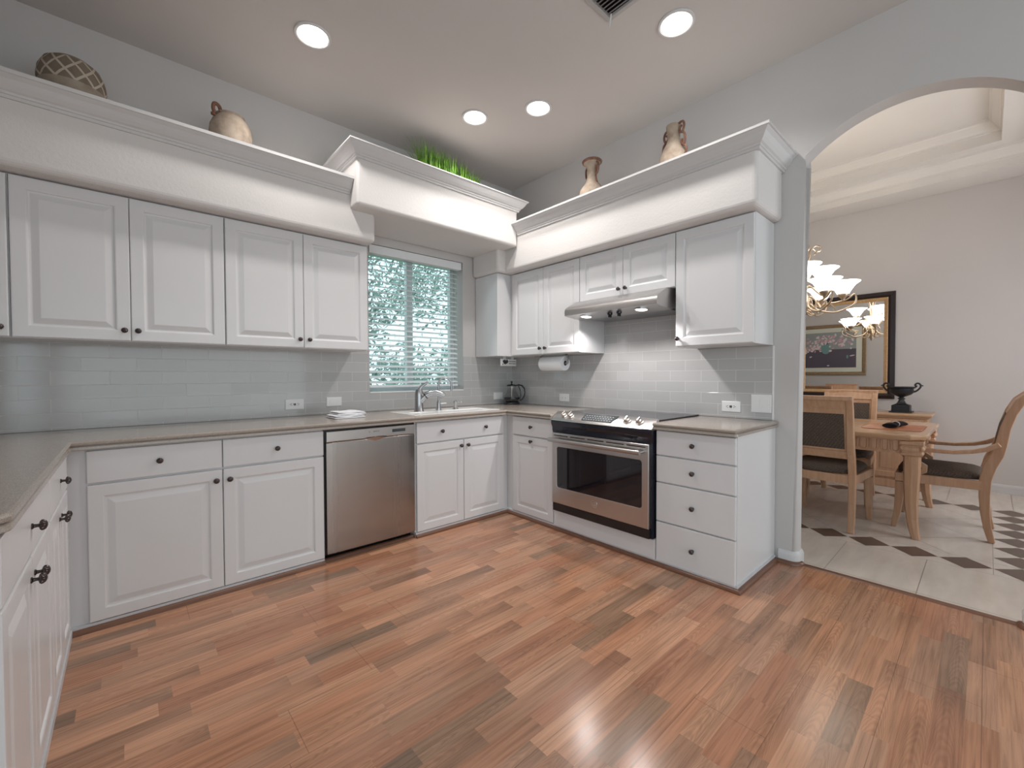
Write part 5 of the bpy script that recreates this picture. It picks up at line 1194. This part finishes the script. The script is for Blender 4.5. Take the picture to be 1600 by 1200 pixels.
# ---- chandelier
def chandelier():
    cx, cy = 1.66, -2.315; zt = 3.56
    t = thing('chandelier', 'champagne metal chandelier with scrolled arms and lit frosted glass shades', 'chandelier', (cx, cy, 1.70))
    o = V((cx, cy, 0))
    mb = MB(); mb.lathe([(0.0, 0.0), (0.070, 0.0), (0.070, -0.010), (0.045, -0.030), (0.012, -0.040), (0.0, -0.040)], (cx, cy, zt-0.0005), seg=24); part('canopy', mb, M['champagne'], t, smooth=40)
    z = zt-0.045; mb = MB(); k = 0
    while z > 2.475:
        d = V((1, 0, 0)) if k % 2 else V((0, 1, 0)); q = [o+V((0, 0, z-0.021))+d*0.0085*math.cos(a)+V((0, 0, 0.021*math.sin(a))) for a in [2*PI*j/10 for j in range(10)]]
        mb.tube(q, 0.0024, 5, closed=True); z -= 0.034; k += 1
    part('chain', mb, M['champagne'], t, smooth=60)
    mb = MB(); mb.lathe([(0.0, 2.46), (0.012, 2.455), (0.010, 2.43), (0.022, 2.41), (0.026, 2.36), (0.018, 2.30), (0.030, 2.25), (0.034, 2.20), (0.022, 2.15), (0.020, 2.05), (0.028, 1.98), (0.050, 1.93), (0.058, 1.88), (0.040, 1.84), (0.020, 1.82), (0.026, 1.79), (0.018, 1.755), (0.006, 1.73), (0.0, 1.715)], (cx, cy, 0), seg=20); part('column', mb, M['champagne'], t, smooth=50)
    mb = MB()
    def addm(b_):
        n = len(mb.v); mb.v += b_.v; mb.f += [[i+n for i in f] for f in b_.f]; mb.m += b_.m
    for k in range(6):
        a = PI/6+k*PI/3; d = V((math.cos(a), math.sin(a), 0))
        addm(scroll(o, d, [(0.018, 2.24), (0.045, 2.32), (0.060, 2.39), (0.095, 2.42), (0.130, 2.40), (0.128, 2.37), (0.108, 2.365)], 0.006))
    part('upper_scrollwork', mb, M['champagne'], t, smooth=60); mb = MB()
    for k in range(6):
        a = PI/6+k*PI/3; d = V((math.cos(a), math.sin(a), 0))
        addm(scroll(o, d, [(0.020, 1.94), (0.060, 1.95), (0.095, 1.91), (0.095, 1.85), (0.060, 1.815), (0.030, 1.84), (0.040, 1.875), (0.060, 1.87)], 0.007))
        addm(scroll(o, d, [(0.020, 1.84), (0.055, 1.79), (0.090, 1.78), (0.110, 1.80)], 0.006))
    part('lower_scrollwork', mb, M['champagne'], t, smooth=60)
    def light(a, R, zc, up):
        d = V((math.cos(a), math.sin(a), 0)); p = o+d*R+V((0, 0, zc))
        if up: arm = [(0.020, 1.99), (0.05, 2.06), (R-0.01, zc-0.14), (R+0.02, zc-0.10), (R, zc-0.035)]
        else: arm = [(0.040, 1.905), (0.10, 1.830), (0.20, 1.795), (R-0.02, 1.80), (R+0.085, 1.86), (R+0.085, 1.945), (R+0.03, zc-0.042), (R-0.055, zc-0.065), (R-0.095, 1.875), (R-0.05, 1.815)]
        b_ = scroll(o, d, arm, 0.0075); ar = part('arm', b_, M['champagne'], t, smooth=60)
        mb = MB(); mb.lathe([(0.0, -0.050), (0.012, -0.050), (0.016, -0.035), (0.034, -0.015), (0.042, 0.0), (0.042, 0.010), (0.0, 0.010)], p, seg=18); part('cup', mb, M['champagne'], ar, smooth=40)
        mb = MB(); mb.lathe([(0.040, 0.006), (0.046, 0.012), (0.066, 0.050), (0.092, 0.088), (0.124, 0.112), (0.128, 0.116), (0.122, 0.118), (0.088, 0.094), (0.062, 0.054), (0.042, 0.016)], p, seg=28); part('shade', mb, M['shade'], ar, smooth=60)
        l = bpy.data.lights.new('chandelier_bulb', 'POINT'); l.energy = 0.7; l.color = (1.0, 0.86, 0.70); l.shadow_soft_size = 0.03
        lo = bpy.data.objects.new('chandelier_bulb', l); COL.objects.link(lo); lo.location = p+V((0, 0, 0.10))
    for k in range(6): light(math.radians(45+60*k), 0.30, 1.945, False)
    for k in range(3): light(math.radians(77+120*k), 0.18, 2.110, True)
chandelier()
